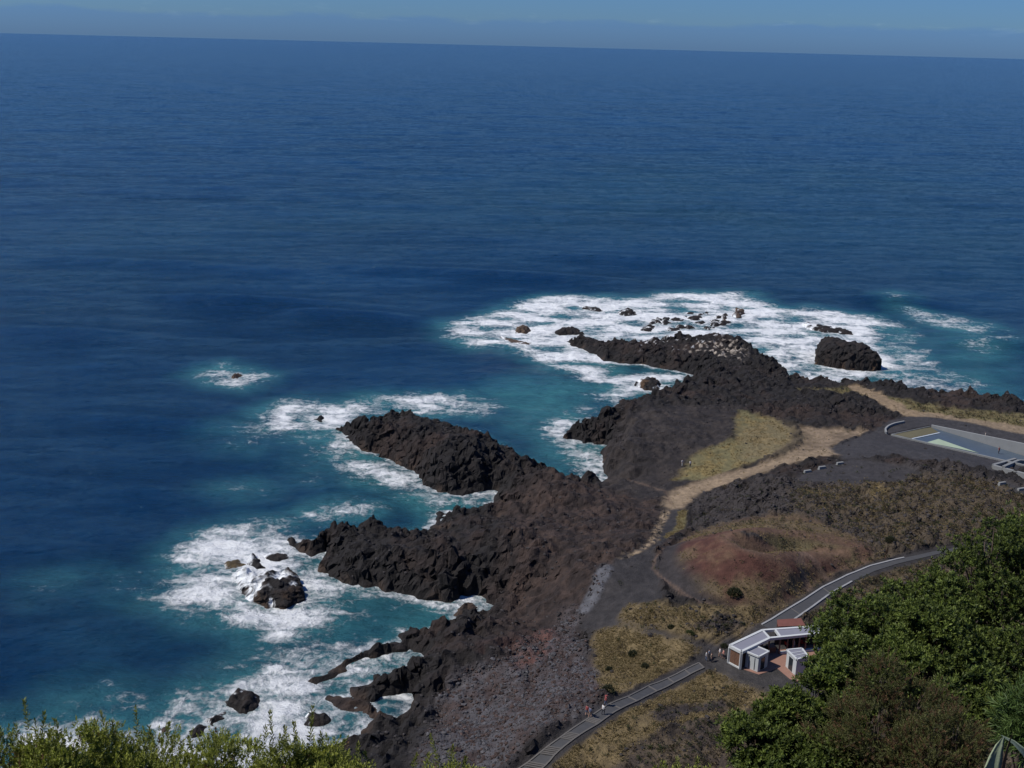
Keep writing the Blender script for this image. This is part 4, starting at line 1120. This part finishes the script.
def cat(parts):
    V_, F_, n = [], [], 0
    for v, f in parts: V_.append(v); F_.append(f + n); n += len(v)
    return np.concatenate(V_), np.concatenate(F_)

SPEC = {
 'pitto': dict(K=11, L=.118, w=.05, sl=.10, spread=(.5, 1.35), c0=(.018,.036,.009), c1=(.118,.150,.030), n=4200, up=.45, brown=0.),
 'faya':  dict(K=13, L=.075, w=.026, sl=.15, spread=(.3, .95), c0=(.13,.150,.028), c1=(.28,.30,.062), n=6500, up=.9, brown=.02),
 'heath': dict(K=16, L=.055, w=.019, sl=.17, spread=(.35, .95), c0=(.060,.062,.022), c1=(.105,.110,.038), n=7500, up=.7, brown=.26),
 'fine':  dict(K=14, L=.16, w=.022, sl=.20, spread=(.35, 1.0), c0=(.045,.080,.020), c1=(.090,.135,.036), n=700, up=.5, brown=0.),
}
def make_tree(px, py, rpx, Y, kind, name, label, seed, dens=1., squash=.85, shoots=(), nblob=22, group=None, catg=None, base_off=None):
    group = group or {'shrub': 'shrubs along the near edge', 'heath_tree': 'tree heaths on the near slope', 'pittosporum_tree': 'dark green trees on the near slope'}.get(name)
    rng = np.random.default_rng(seed); sp = SPEC[kind]
    c = on_depth(np.array(float(px)), np.array(float(py)), Y)
    R_ = rpx * float((c - EYE) @ _f) / FPX
    base = np.array([c[0], c[1] + .3 * R_, 0.]); base[2] = float(gz(base[0], base[1])) - .1
    cl = c - base
    # clumps
    bl = []
    for i in range(nblob):
        u = rng.normal(0, 1, 3); u /= np.linalg.norm(u); u[2] = u[2] * squash
        bl.append(np.concatenate([cl + u * R_ * (.45 + .45 * rng.random()), [R_ * (.20 + .20 * rng.random())]]))
    bl.append(np.concatenate([cl - [0, 0, R_ * .1], [R_ * .55]])); bl = np.array(bl)
    area = bl[:, 3] ** 2; n = int(sp['n'] * dens)
    w = rng.choice(len(bl), n, p=area / area.sum())
    u = rng.normal(0, 1, (n, 3)); u /= np.linalg.norm(u, axis=1)[:, None]
    rr_ = bl[w, 3] * (1 - .35 * rng.random(n) ** 2) * (1 + .16 * perlin(u[:, 0] * 2.2 + w * 3.1, u[:, 2] * 2.2 + u[:, 1] * 1.7, 7))
    p = bl[w, :3] + u * rr_[:, None]
    ins = np.zeros(n)
    for b in bl: ins = np.maximum(ins, 1 - np.linalg.norm(p - b[:3], axis=1) / b[3])
    k = (ins < .22) | (rng.random(n) < .2)
    p, u, w = p[k], u[k], w[k]; n = len(p)
    gap = perlin(p[:, 0] * 1.5 / R_ + 9, p[:, 2] * 1.5 / R_ + p[:, 1] * 1.1 / R_, seed) + .4 * perlin(p[:, 0] * 3.5 / R_, p[:, 1] * 3.5 / R_ + p[:, 2] * 3.1 / R_, seed + 1)
    k = gap > -.28
    p, u, w = p[k], u[k], w[k]; n = len(p)
    p = p + u * (rng.random((n, 1)) ** 5) * R_ * .22
    ax = u * .8 + np.array([0, 0, sp['up']]) + rng.normal(0, .28, (n, 3))
    tone = (.7 + .6 * rng.random((n, 1))) * (.85 + .3 * ((w * 7919) % 13 / 12.)[:, None])
    br = (rng.random((n, 1)) < sp['brown'])
    c0 = np.where(br, [[.085,.05,.026]], [sp['c0']]) * tone; c1 = np.where(br, [[.135,.078,.042]], [sp['c1']]) * tone
    sl = sp['sl'] * (.7 + .6 * rng.random(n))
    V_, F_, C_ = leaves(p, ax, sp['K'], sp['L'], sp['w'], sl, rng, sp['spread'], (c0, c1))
    Vs, Fs, Cs = [V_], [F_], [C_]; nv = len(V_)
    for (sx, sy, hpx_) in shoots:           # upright leaders that stand above the crown
        q = on_depth(np.array(float(sx)), np.array(float(sy)), Y) - base; m_ = float((c - EYE) @ _f) / FPX
        hh = hpx_ * m_ * 1.15
        b0 = np.array([q + [rng.normal(0, .004), rng.normal(0, .02), -hh]]); a0 = np.array([[rng.normal(0, .12), rng.normal(0, .1), 1.]])
        v, f, cc = leaves(b0, a0, int(14 + hpx_ * 1.5), .10, .034, np.array([hh]), rng, (.45, 1.2), (np.array([[.085,.10,.022]]), np.array([[.20,.21,.05]])))
        Vs.append(v); Fs.append(f + nv); Cs.append(cc); nv += len(v)
    root = tag(empty(name, base), label, catg or ('tree' if name.endswith('tree') else 'shrub'), group)
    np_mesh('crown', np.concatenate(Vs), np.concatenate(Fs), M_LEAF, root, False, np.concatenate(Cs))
    parts = []
    fork = cl * np.array([.5, .5, .55])
    h0 = max(.06, R_ * .07)
    parts.append(tube([np.zeros(3), fork * .5 + rng.normal(0, .05, 3) * [1, 1, 0], fork], [h0, h0 * .8, h0 * .65]))
    for b in bl[:12]:
        mid = lerp(fork, b[:3], .5) + rng.normal(0, .08 * R_, 3)
        parts.append(tube([fork, mid, b[:3]], [h0 * .5, h0 * .35, h0 * .12], 5))
        for j in range(3):
            e = b[:3] + rng.normal(0, .5, 3) * b[3]
            parts.append(tube([lerp(mid, b[:3], .5), lerp(b[:3], e, .5), e], [h0 * .18, h0 * .12, .006], 4))
    tv, tf = cat(parts)
    np_mesh('trunk', tv, tf, M_BARK, root, True)
    return root

# shrubs along the bottom left edge
make_tree(38, 790, 62, 19.5, 'faya', 'shrub', 'yellow green shrub in the bottom left corner with one tall leader', 401, 1.2, shoots=((25,702,30),(41,714,22),(57,720,16),(16,724,12)))
make_tree(128, 793, 68, 20.5, 'faya', 'shrub', 'bushy yellow green shrub with two upright tips beside the corner shrub', 402, 1.3, shoots=((105,712,26),(135,709,30),(112,722,20),(86,722,18),(150,728,14),(167,722,16)))
make_tree(212, 800, 64, 20, 'faya', 'shrub', 'low yellow green shrub with an even top under the surf', 403, 1.2, shoots=((190,737,14),(215,732,18),(232,740,10)))
make_tree(290, 800, 60, 19.5, 'faya', 'shrub', 'yellow green shrub with tall pointed tips below the cove', 404, 1.2, shoots=((272,713,40),(308,706,44),(296,722,30),(283,726,24),(320,735,16),(262,728,22)))
make_tree(345, 808, 48, 19, 'faya', 'shrub', 'small yellow green shrub below the dark cove rocks', 405, .8, shoots=((339,741,14),(358,745,14),(367,754,10)))
make_tree(440, 815, 50, 19, 'faya', 'shrub', 'thin yellow green shrub showing a few tips below the grey boulders', 406, .7, shoots=((441,735,34),(452,748,16),(413,757,14),(428,756,12),(464,757,12)))
make_tree(684, 812, 46, 19, 'faya', 'shrub', 'yellow green shrub tips just above the bottom edge near the tree', 407, .7, shoots=((664,762,10),(678,760,12),(699,759,12)))
# trees on the right
make_tree(1000, 578, 66, 34, 'pitto', 'pittosporum_tree', 'dark green rounded tree topmost at the right edge', 411, 1.6)
make_tree(1062, 560, 66, 36, 'pitto', 'pittosporum_tree', 'dark green tree cut off by the right edge', 412, 1.5)
make_tree(925, 625, 58, 32, 'pitto', 'pittosporum_tree', 'dark green rounded tree below and left of the topmost one', 413, 1.5)
make_tree(866, 646, 58, 30.5, 'pitto', 'pittosporum_tree', 'mid green tree beside the pavilion roof end', 414, 1.3)
make_tree(985, 672, 56, 30, 'pitto', 'pittosporum_tree', 'dark shaded tree above the fine leaved shrub', 415, 1.0)
make_tree(826, 712, 46, 27.5, 'pitto', 'pittosporum_tree', 'mid green tree just below the two white kiosks', 416, 1.2)
make_tree(768, 752, 46, 25.5, 'pitto', 'pittosporum_tree', 'light green lowest tree left of the brown heath', 417, 1.1)
make_tree(850, 672, 36, 28.5, 'pitto', 'pittosporum_tree', 'small mid green tree between the kiosks and the brown heath', 418, .8)
make_tree(880, 728, 66, 24.5, 'heath', 'heath_tree', 'reddish brown tree heath in the middle of the dark green trees', 421, 1.7, nblob=14)
make_tree(938, 758, 52, 22.5, 'heath', 'heath_tree', 'lower brown green tree heath beside the agave', 422, 1.2)
make_tree(826, 770, 46, 24.5, 'pitto', 'pittosporum_tree', 'mid green tree at the bottom edge between the lowest tree and the heath', 423, 1.0)
make_tree(935, 648, 44, 29.5, 'pitto', 'pittosporum_tree', 'dark green tree filling the gap behind the brown heath', 424, 1.2)
make_tree(905, 672, 36, 28, 'pitto', 'pittosporum_tree', 'small dark green tree right above the brown heath', 425, .9)
make_tree(790, 722, 34, 26.3, 'pitto', 'pittosporum_tree', 'small light green tree on the outer edge below the kiosks', 426, .8)
make_tree(975, 715, 44, 26, 'pitto', 'pittosporum_tree', 'shaded dark tree left of the fine leaved shrub', 427, .9)
make_tree(1036, 716, 36, 17.5, 'fine', 'fine_leaved_shrub', 'bright green narrow leaved shrub in the lower right corner', 431, 1.5)

# agave
def blade(ctrl, width, thick, fold=.25, n=14):
    c = np.array(ctrl); t = np.linspace(0, 1, n)
    P_ = ((1 - t) ** 2)[:, None] * c[0] + (2 * t * (1 - t))[:, None] * c[1] + (t ** 2)[:, None] * c[2]
    d = np.gradient(P_, axis=0); d /= np.linalg.norm(d, axis=1)[:, None]
    view = np.array([0, -.75, .66]); s = np.cross(d, view); s /= np.linalg.norm(s, axis=1)[:, None]; nn = np.cross(s, d)
    w = width * (np.clip(1 - t ** 6, 0.03, 1)) * (.75 + .25 * np.sin(np.pi * np.clip(t * 1.2, 0, 1)))
    prof = [(-1, fold, 0), (-.5, .05, 0), (0, -.05, 0), (.5, .05, 0), (1, fold, 0), (.5, -.05, -1), (0, -.2, -1), (-.5, -.05, -1)]
    V_ = np.stack([P_ + s * (w * .5 * a)[:, None] + nn * (w * .5 * b + thick * e * np.clip(1 - t, .1, 1))[:, None] for a, b, e in prof], 1).reshape(-1, 3)
    k = len(prof); f = [(i * k + j, i * k + (j + 1) % k, i * k + k + (j + 1) % k, i * k + k + j) for i in range(n - 1) for j in range(k)]
    return V_, np.array(f)
YA = 9.
def dp(x, y, Y=YA): return on_depth(np.array(float(x)), np.array(float(y)), Y)
ab = dp(1026, 806); ab[2] = float(gz(ab[0], ab[1]))
aga = tag(empty('agave', ab), 'grey green agave with broad toothed blades in the bottom right corner', 'agave')
M_AGAVE = plain('agave_skin', (.36, .43, .29), .5, .15, 6, bump=.004)
M_AGDRY = plain('dry_agave_leaf', (.22, .13, .075), .8, .25, 8, bump=.004)
for ctrl, w, mt in (([ab, dp(972, 790), dp(1004, 736)], .27, M_AGAVE), ([ab, dp(1085, 775), dp(1001, 735, 8.9)], .15, M_AGAVE), ([ab - [0, 0, .02], dp(990, 780, 8.7), dp(1013, 733, 8.6)], .05, M_AGDRY),
                    ([ab, dp(1060, 770), dp(1085, 730)], .2, M_AGAVE), ([ab, dp(960, 815), dp(940, 800)], .2, M_AGAVE), ([ab, dp(1030, 790, 9.8), dp(1040, 830, 9.2)], .2, M_AGAVE)):
    v, f = blade(ctrl, w, .02); o = np_mesh('leaf', v - ab, f, mt, aga, True)

# single dark bushes on the grass and the cone
def small_bush(px, py, r, label, seed, col0=(.022,.026,.014), col1=(.045,.05,.024)):
    rng = np.random.default_rng(seed); p = on_ground([(px, py)], Z)[0]
    n = 260; u = rng.normal(0, 1, (n, 3)); u /= np.linalg.norm(u, axis=1)[:, None]; u[:, 2] = np.abs(u[:, 2])
    q = u * r * (.6 + .4 * rng.random((n, 1))) * [1, 1, .85] * (1 + .25 * perlin(u[:, 0] * 2, u[:, 1] * 2, seed)[:, None])
    tone = .6 + .8 * rng.random((n, 1))
    V_, F_, C_ = leaves(q, u + [0, 0, .4], 7, r * .22, r * .08, r * .22, rng, (.3, 1.2), (np.array([col0]) * tone, np.array([col1]) * tone))
    o = np_mesh('bush', V_, F_, M_LEAF, None, False, C_); o.location = p.tolist()
    return tag(o, label, 'bush', 'dark bushes on the dry slope')
small_bush(734, 594, 1.1, 'round dark bush on the front slope of the red cone', 501)
small_bush(633, 655, .75, 'dark bush in the upper part of the round grass patch', 502)
small_bush(608, 691, .85, 'dark bush at the bottom of the round grass patch', 503)
small_bush(609, 670, .55, 'dark bush on the left rim of the round grass patch', 504)
small_bush(645, 667, .6, 'dark bush on the right of the round grass patch', 505)
small_bush(690, 634, .6, 'green bush beside the rocks below the cone', 506, (.035,.045,.016), (.07,.085,.03))
small_bush(724, 647, .55, 'low bush at the edge of the gravel before the pavilion', 507)
small_bush(671, 628, .55, 'dark bush left of the rocks below the cone', 508)
small_bush(890, 541, .9, 'dark green bush in the scrub above the road', 509)
# dry flower stalk by the road
p = on_ground([(885, 559)], Z)[0]
st = tag(empty('dry_stalk', p), 'tall brown dead flower stalk beside the upper road', 'plant')
v, f = tube([(0, 0, -.2), (.1, 0, 1.), (.35, 0, 2.4)], [.08, .06, .03], 6); np_mesh('stem', v, f, M_WOOD, st)
rng = np.random.default_rng(8); t_ = rng.uniform(.35, 1, 60); b_ = np.stack([.35 * t_ ** 1.4, 0 * t_, 2.4 * t_], 1)
V_, F_, C_ = leaves(b_, rng.normal(0, 1, (60, 3)) + [0, 0, .6], 5, .22, .07, .15, rng, (.4, 1.2), (np.full((60, 3), .05), np.tile([.10, .06, .04], (60, 1))))
np_mesh('seed_heads', V_, F_, M_DRY, st, False, C_)

# ------------------------------------------------------------------ scattered ground cover (uncountable)
def pick(density, n, rng):
    w = density * (Y > 110) * (Z > 1.0) * (X > -80) * (X < 175) * (1 - road_mask)
    # stay inside the view wedge and a margin
    w = w * (np.abs(X) < Y * .56 + 12)
    p = w.ravel() / w.sum(); i = rng.choice(p.size, n, p=p)
    x = X.ravel()[i] + rng.uniform(-.25, .25, n); y = Y.ravel()[i] + rng.uniform(-.25, .25, n)
    return np.stack([x, y, gz(x, y)], 1)
rng = np.random.default_rng(77)
clear = (1 - sm(pad, -2, 0)) * (1 - sm(PS, -3, -1))
g = pick(np.clip(DG, 0, 1) ** 1.6 * clear * sm(n_b + .4 * n_c, -.35, .3), 20000, rng); n = len(g)
V_, F_, C_ = leaves(g - [0, 0, .03], np.tile([[0, 0, 1.]], (n, 1)) + rng.normal(0, .15, (n, 3)), 6, .30, .09, .05, rng, (.55, 1.2),
                    (np.array([[.165,.125,.065]]) * (.7 + .5 * rng.random((n, 1))), np.array([[.25,.195,.105]]) * (.7 + .5 * rng.random((n, 1)))))
tag(np_mesh('dry_grass', V_, F_, M_DRY, None, False, C_), 'dry yellow grass tufts on the lava soil', 'grass', kind='stuff')
g = pick(np.clip(DS, 0, 1) ** 1.4 * clear, 5200, rng); n = len(g)
sz = rng.uniform(.25, .8, n) ** 1.0
V_s, F_s, C_s, nv = [], [], [], 0
tone = .6 + .8 * rng.random((n, 1)); grn = rng.random((n, 1)) < .45
cA = np.where(grn, [[.04, .045, .02]], [[.055, .042, .028]]) * tone
for j in range(5):
    u = rng.normal(0, 1, (n, 3)); u /= np.linalg.norm(u, axis=1)[:, None]; u[:, 2] = np.abs(u[:, 2])
    v, f, c = leaves(g + u * (sz * .7)[:, None] * [1, 1, .7], u + [0, 0, .5], 6, .26, .09, .18, rng, (.3, 1.2), (cA * .9, cA * 1.5))
    V_s.append(v); F_s.append(f + nv); C_s.append(c); nv += len(v)
tag(np_mesh('scrub', np.concatenate(V_s), np.concatenate(F_s), M_LEAF, None, False, np.concatenate(C_s)), 'low dark scrub scattered over the lava field', 'scrub', kind='stuff')
bm = bmesh.new(); bmesh.ops.create_icosphere(bm, subdivisions=1, radius=1.); bm.verts.ensure_lookup_table()
iv = np.array([v.co[:] for v in bm.verts]); iF = np.array([[v.index for v in f.verts] for f in bm.faces]); bm.free()
NS = 24000
g = pick(np.clip(DT, 0, 3) * clear * np.clip(ROUGH, .05, 1), NS, rng)
s_ = .09 + .34 * rng.random(NS) ** 5
dens = gsample(DT, g[:, 0], g[:, 1])
sc = s_[:, None] * rng.uniform(.65, 1.3, (NS, 3)) * [1, 1, .75]
a_ = rng.random(NS) * 6.28; ca, sa_ = np.cos(a_)[:, None], np.sin(a_)[:, None]
VV = iv[None] * sc[:, None] * rng.uniform(.75, 1.2, (NS, len(iv), 1))
VV = np.stack([VV[..., 0] * ca - VV[..., 1] * sa_, VV[..., 0] * sa_ + VV[..., 1] * ca, VV[..., 2]], -1) + g[:, None] + [0, 0, .04]
gc = gsample(COLR[..., 0], g[:, 0], g[:, 1])
greyish = (dens > 1.2)[:, None]
cc = np.where(greyish, np.where(rng.random((NS, 1)) < .55, [[.08, .077, .082]], [[.064, .044, .039]]), [[.045, .04, .04]]) * (.6 + .8 * rng.random((NS, 1)))
FF = (iF[None] + (np.arange(NS) * len(iv))[:, None, None]).reshape(-1, 3)
tag(np_mesh('loose_stones', VV.reshape(-1, 3), FF, M_GROUND, None, False, np.repeat(cc, len(iv), 0)), 'loose grey and black lava stones', 'stones', kind='stuff')

# ------------------------------------------------------------------ light, sky, camera
EL, AZ = math.radians(53), math.radians(-98)          # azimuth from +Y, negative = left
sdir = Vector((math.sin(AZ) * math.cos(EL), math.cos(AZ) * math.cos(EL), math.sin(EL)))
su = bpy.data.lights.new('sun', 'SUN'); su.energy = 3.7; su.angle = math.radians(.53); su.color = (1., .95, .87)
so = bpy.data.objects.new('sun', su); COL.objects.link(so); so.rotation_euler = sdir.to_track_quat('Z', 'Y').to_euler(); so.location = (0, 0, 300)
wd = bpy.data.worlds.new('World'); S.world = wd; wd.use_nodes = True
nt = wd.node_tree; nt.nodes.clear()
wo = nt.nodes.new('ShaderNodeOutputWorld'); bg = nt.nodes.new('ShaderNodeBackground'); bg.inputs['Strength'].default_value = SKY_STRENGTH if 'SKY_STRENGTH' in globals() else .075
sk = nt.nodes.new('ShaderNodeTexSky'); sk.sky_type = 'NISHITA'; sk.sun_disc = False; sk.sun_elevation = EL; sk.sun_rotation = AZ
sk.altitude = 100; sk.air_density = 1.; sk.dust_density = .4; sk.ozone_density = 2.5
tc = nt.nodes.new('ShaderNodeTexCoord').outputs['Generated']
sx = nt.nodes.new('ShaderNodeSeparateXYZ'); nt.links.new(tc, sx.inputs[0])
# the low air is a deep hazy blue and carries a faint far cloud bank
ramp = nt.nodes.new('ShaderNodeMapRange'); ramp.interpolation_type = 'SMOOTHSTEP'; ramp.inputs['From Min'].default_value = 0.; ramp.inputs['From Max'].default_value = 1.
nt.links.new(sx.outputs['Z'], ramp.inputs['Value'])
tint = mix_(nt, ramp.outputs[0], (.265, .49, .95), (.26, .60, 1.05))
mp = nt.nodes.new('ShaderNodeMapping'); mp.inputs['Scale'].default_value = (14, 14, 60); nt.links.new(tc, mp.inputs[0])
cn = noise(nt, mp.outputs[0], 1., 6, .6)
top = math_(nt, 'MULTIPLY_ADD', cn.outputs[0], .018, .010)
band = nt.nodes.new('ShaderNodeMapRange'); band.interpolation_type = 'SMOOTHSTEP'; band.inputs['From Min'].default_value = -.002; band.inputs['From Max'].default_value = .003; band.inputs['To Min'].default_value = 1.; band.inputs['To Max'].default_value = 0.
nt.links.new(math_(nt, 'SUBTRACT', sx.outputs['Z'], top), band.inputs['Value'])
tint = mix_(nt, math_(nt, 'MULTIPLY', band.outputs[0], .8), tint, mix_(nt, 1., tint, (.80, .88, 1.08), 'MULTIPLY'))
mp2 = nt.nodes.new('ShaderNodeMapping'); mp2.inputs['Scale'].default_value = (30, 30, 150); nt.links.new(tc, mp2.inputs[0])
puff = noise(nt, mp2.outputs[0], 1., 5, .6)
pk = math_(nt, 'MULTIPLY', math_(nt, 'MULTIPLY_ADD', puff.outputs[0], 5., -2.9, clamp=True), math_(nt, 'MULTIPLY_ADD', math_(nt, 'ABSOLUTE', math_(nt, 'SUBTRACT', sx.outputs['Z'], .021)), -90., 1., clamp=True))
tint = mix_(nt, math_(nt, 'MULTIPLY', pk, .6), tint, mix_(nt, 1., tint, (1.5, 1.3, 1.15), 'MULTIPLY'))
nt.links.new(mix_(nt, 1., sk.outputs[0], tint, 'MULTIPLY'), bg.inputs['Color']); nt.links.new(bg.outputs[0], wo.inputs[0])

cam = bpy.data.cameras.new('camera'); cam.sensor_width = 36; cam.lens = 36 * FPX / 1024; cam.clip_start = .5; cam.clip_end = 200000
cob_ = bpy.data.objects.new('camera', cam); COL.objects.link(cob_); S.camera = cob_
M3 = Matrix([[R_IMG[i], U_IMG[i], -(sp * 0 + _f[i])] for i in range(3)])
cob_.matrix_world = Matrix.Translation((0, 0, H_CAM)) @ M3.to_4x4()
S.render.resolution_x, S.render.resolution_y = 1024, 768
S.view_settings.view_transform = 'Standard'; S.view_settings.look = 'None'; S.view_settings.gamma = 1.; S.view_settings.exposure = .22; S.view_settings.use_curve_mapping = False
S.cycles.max_bounces = 6; S.cycles.use_denoising = True
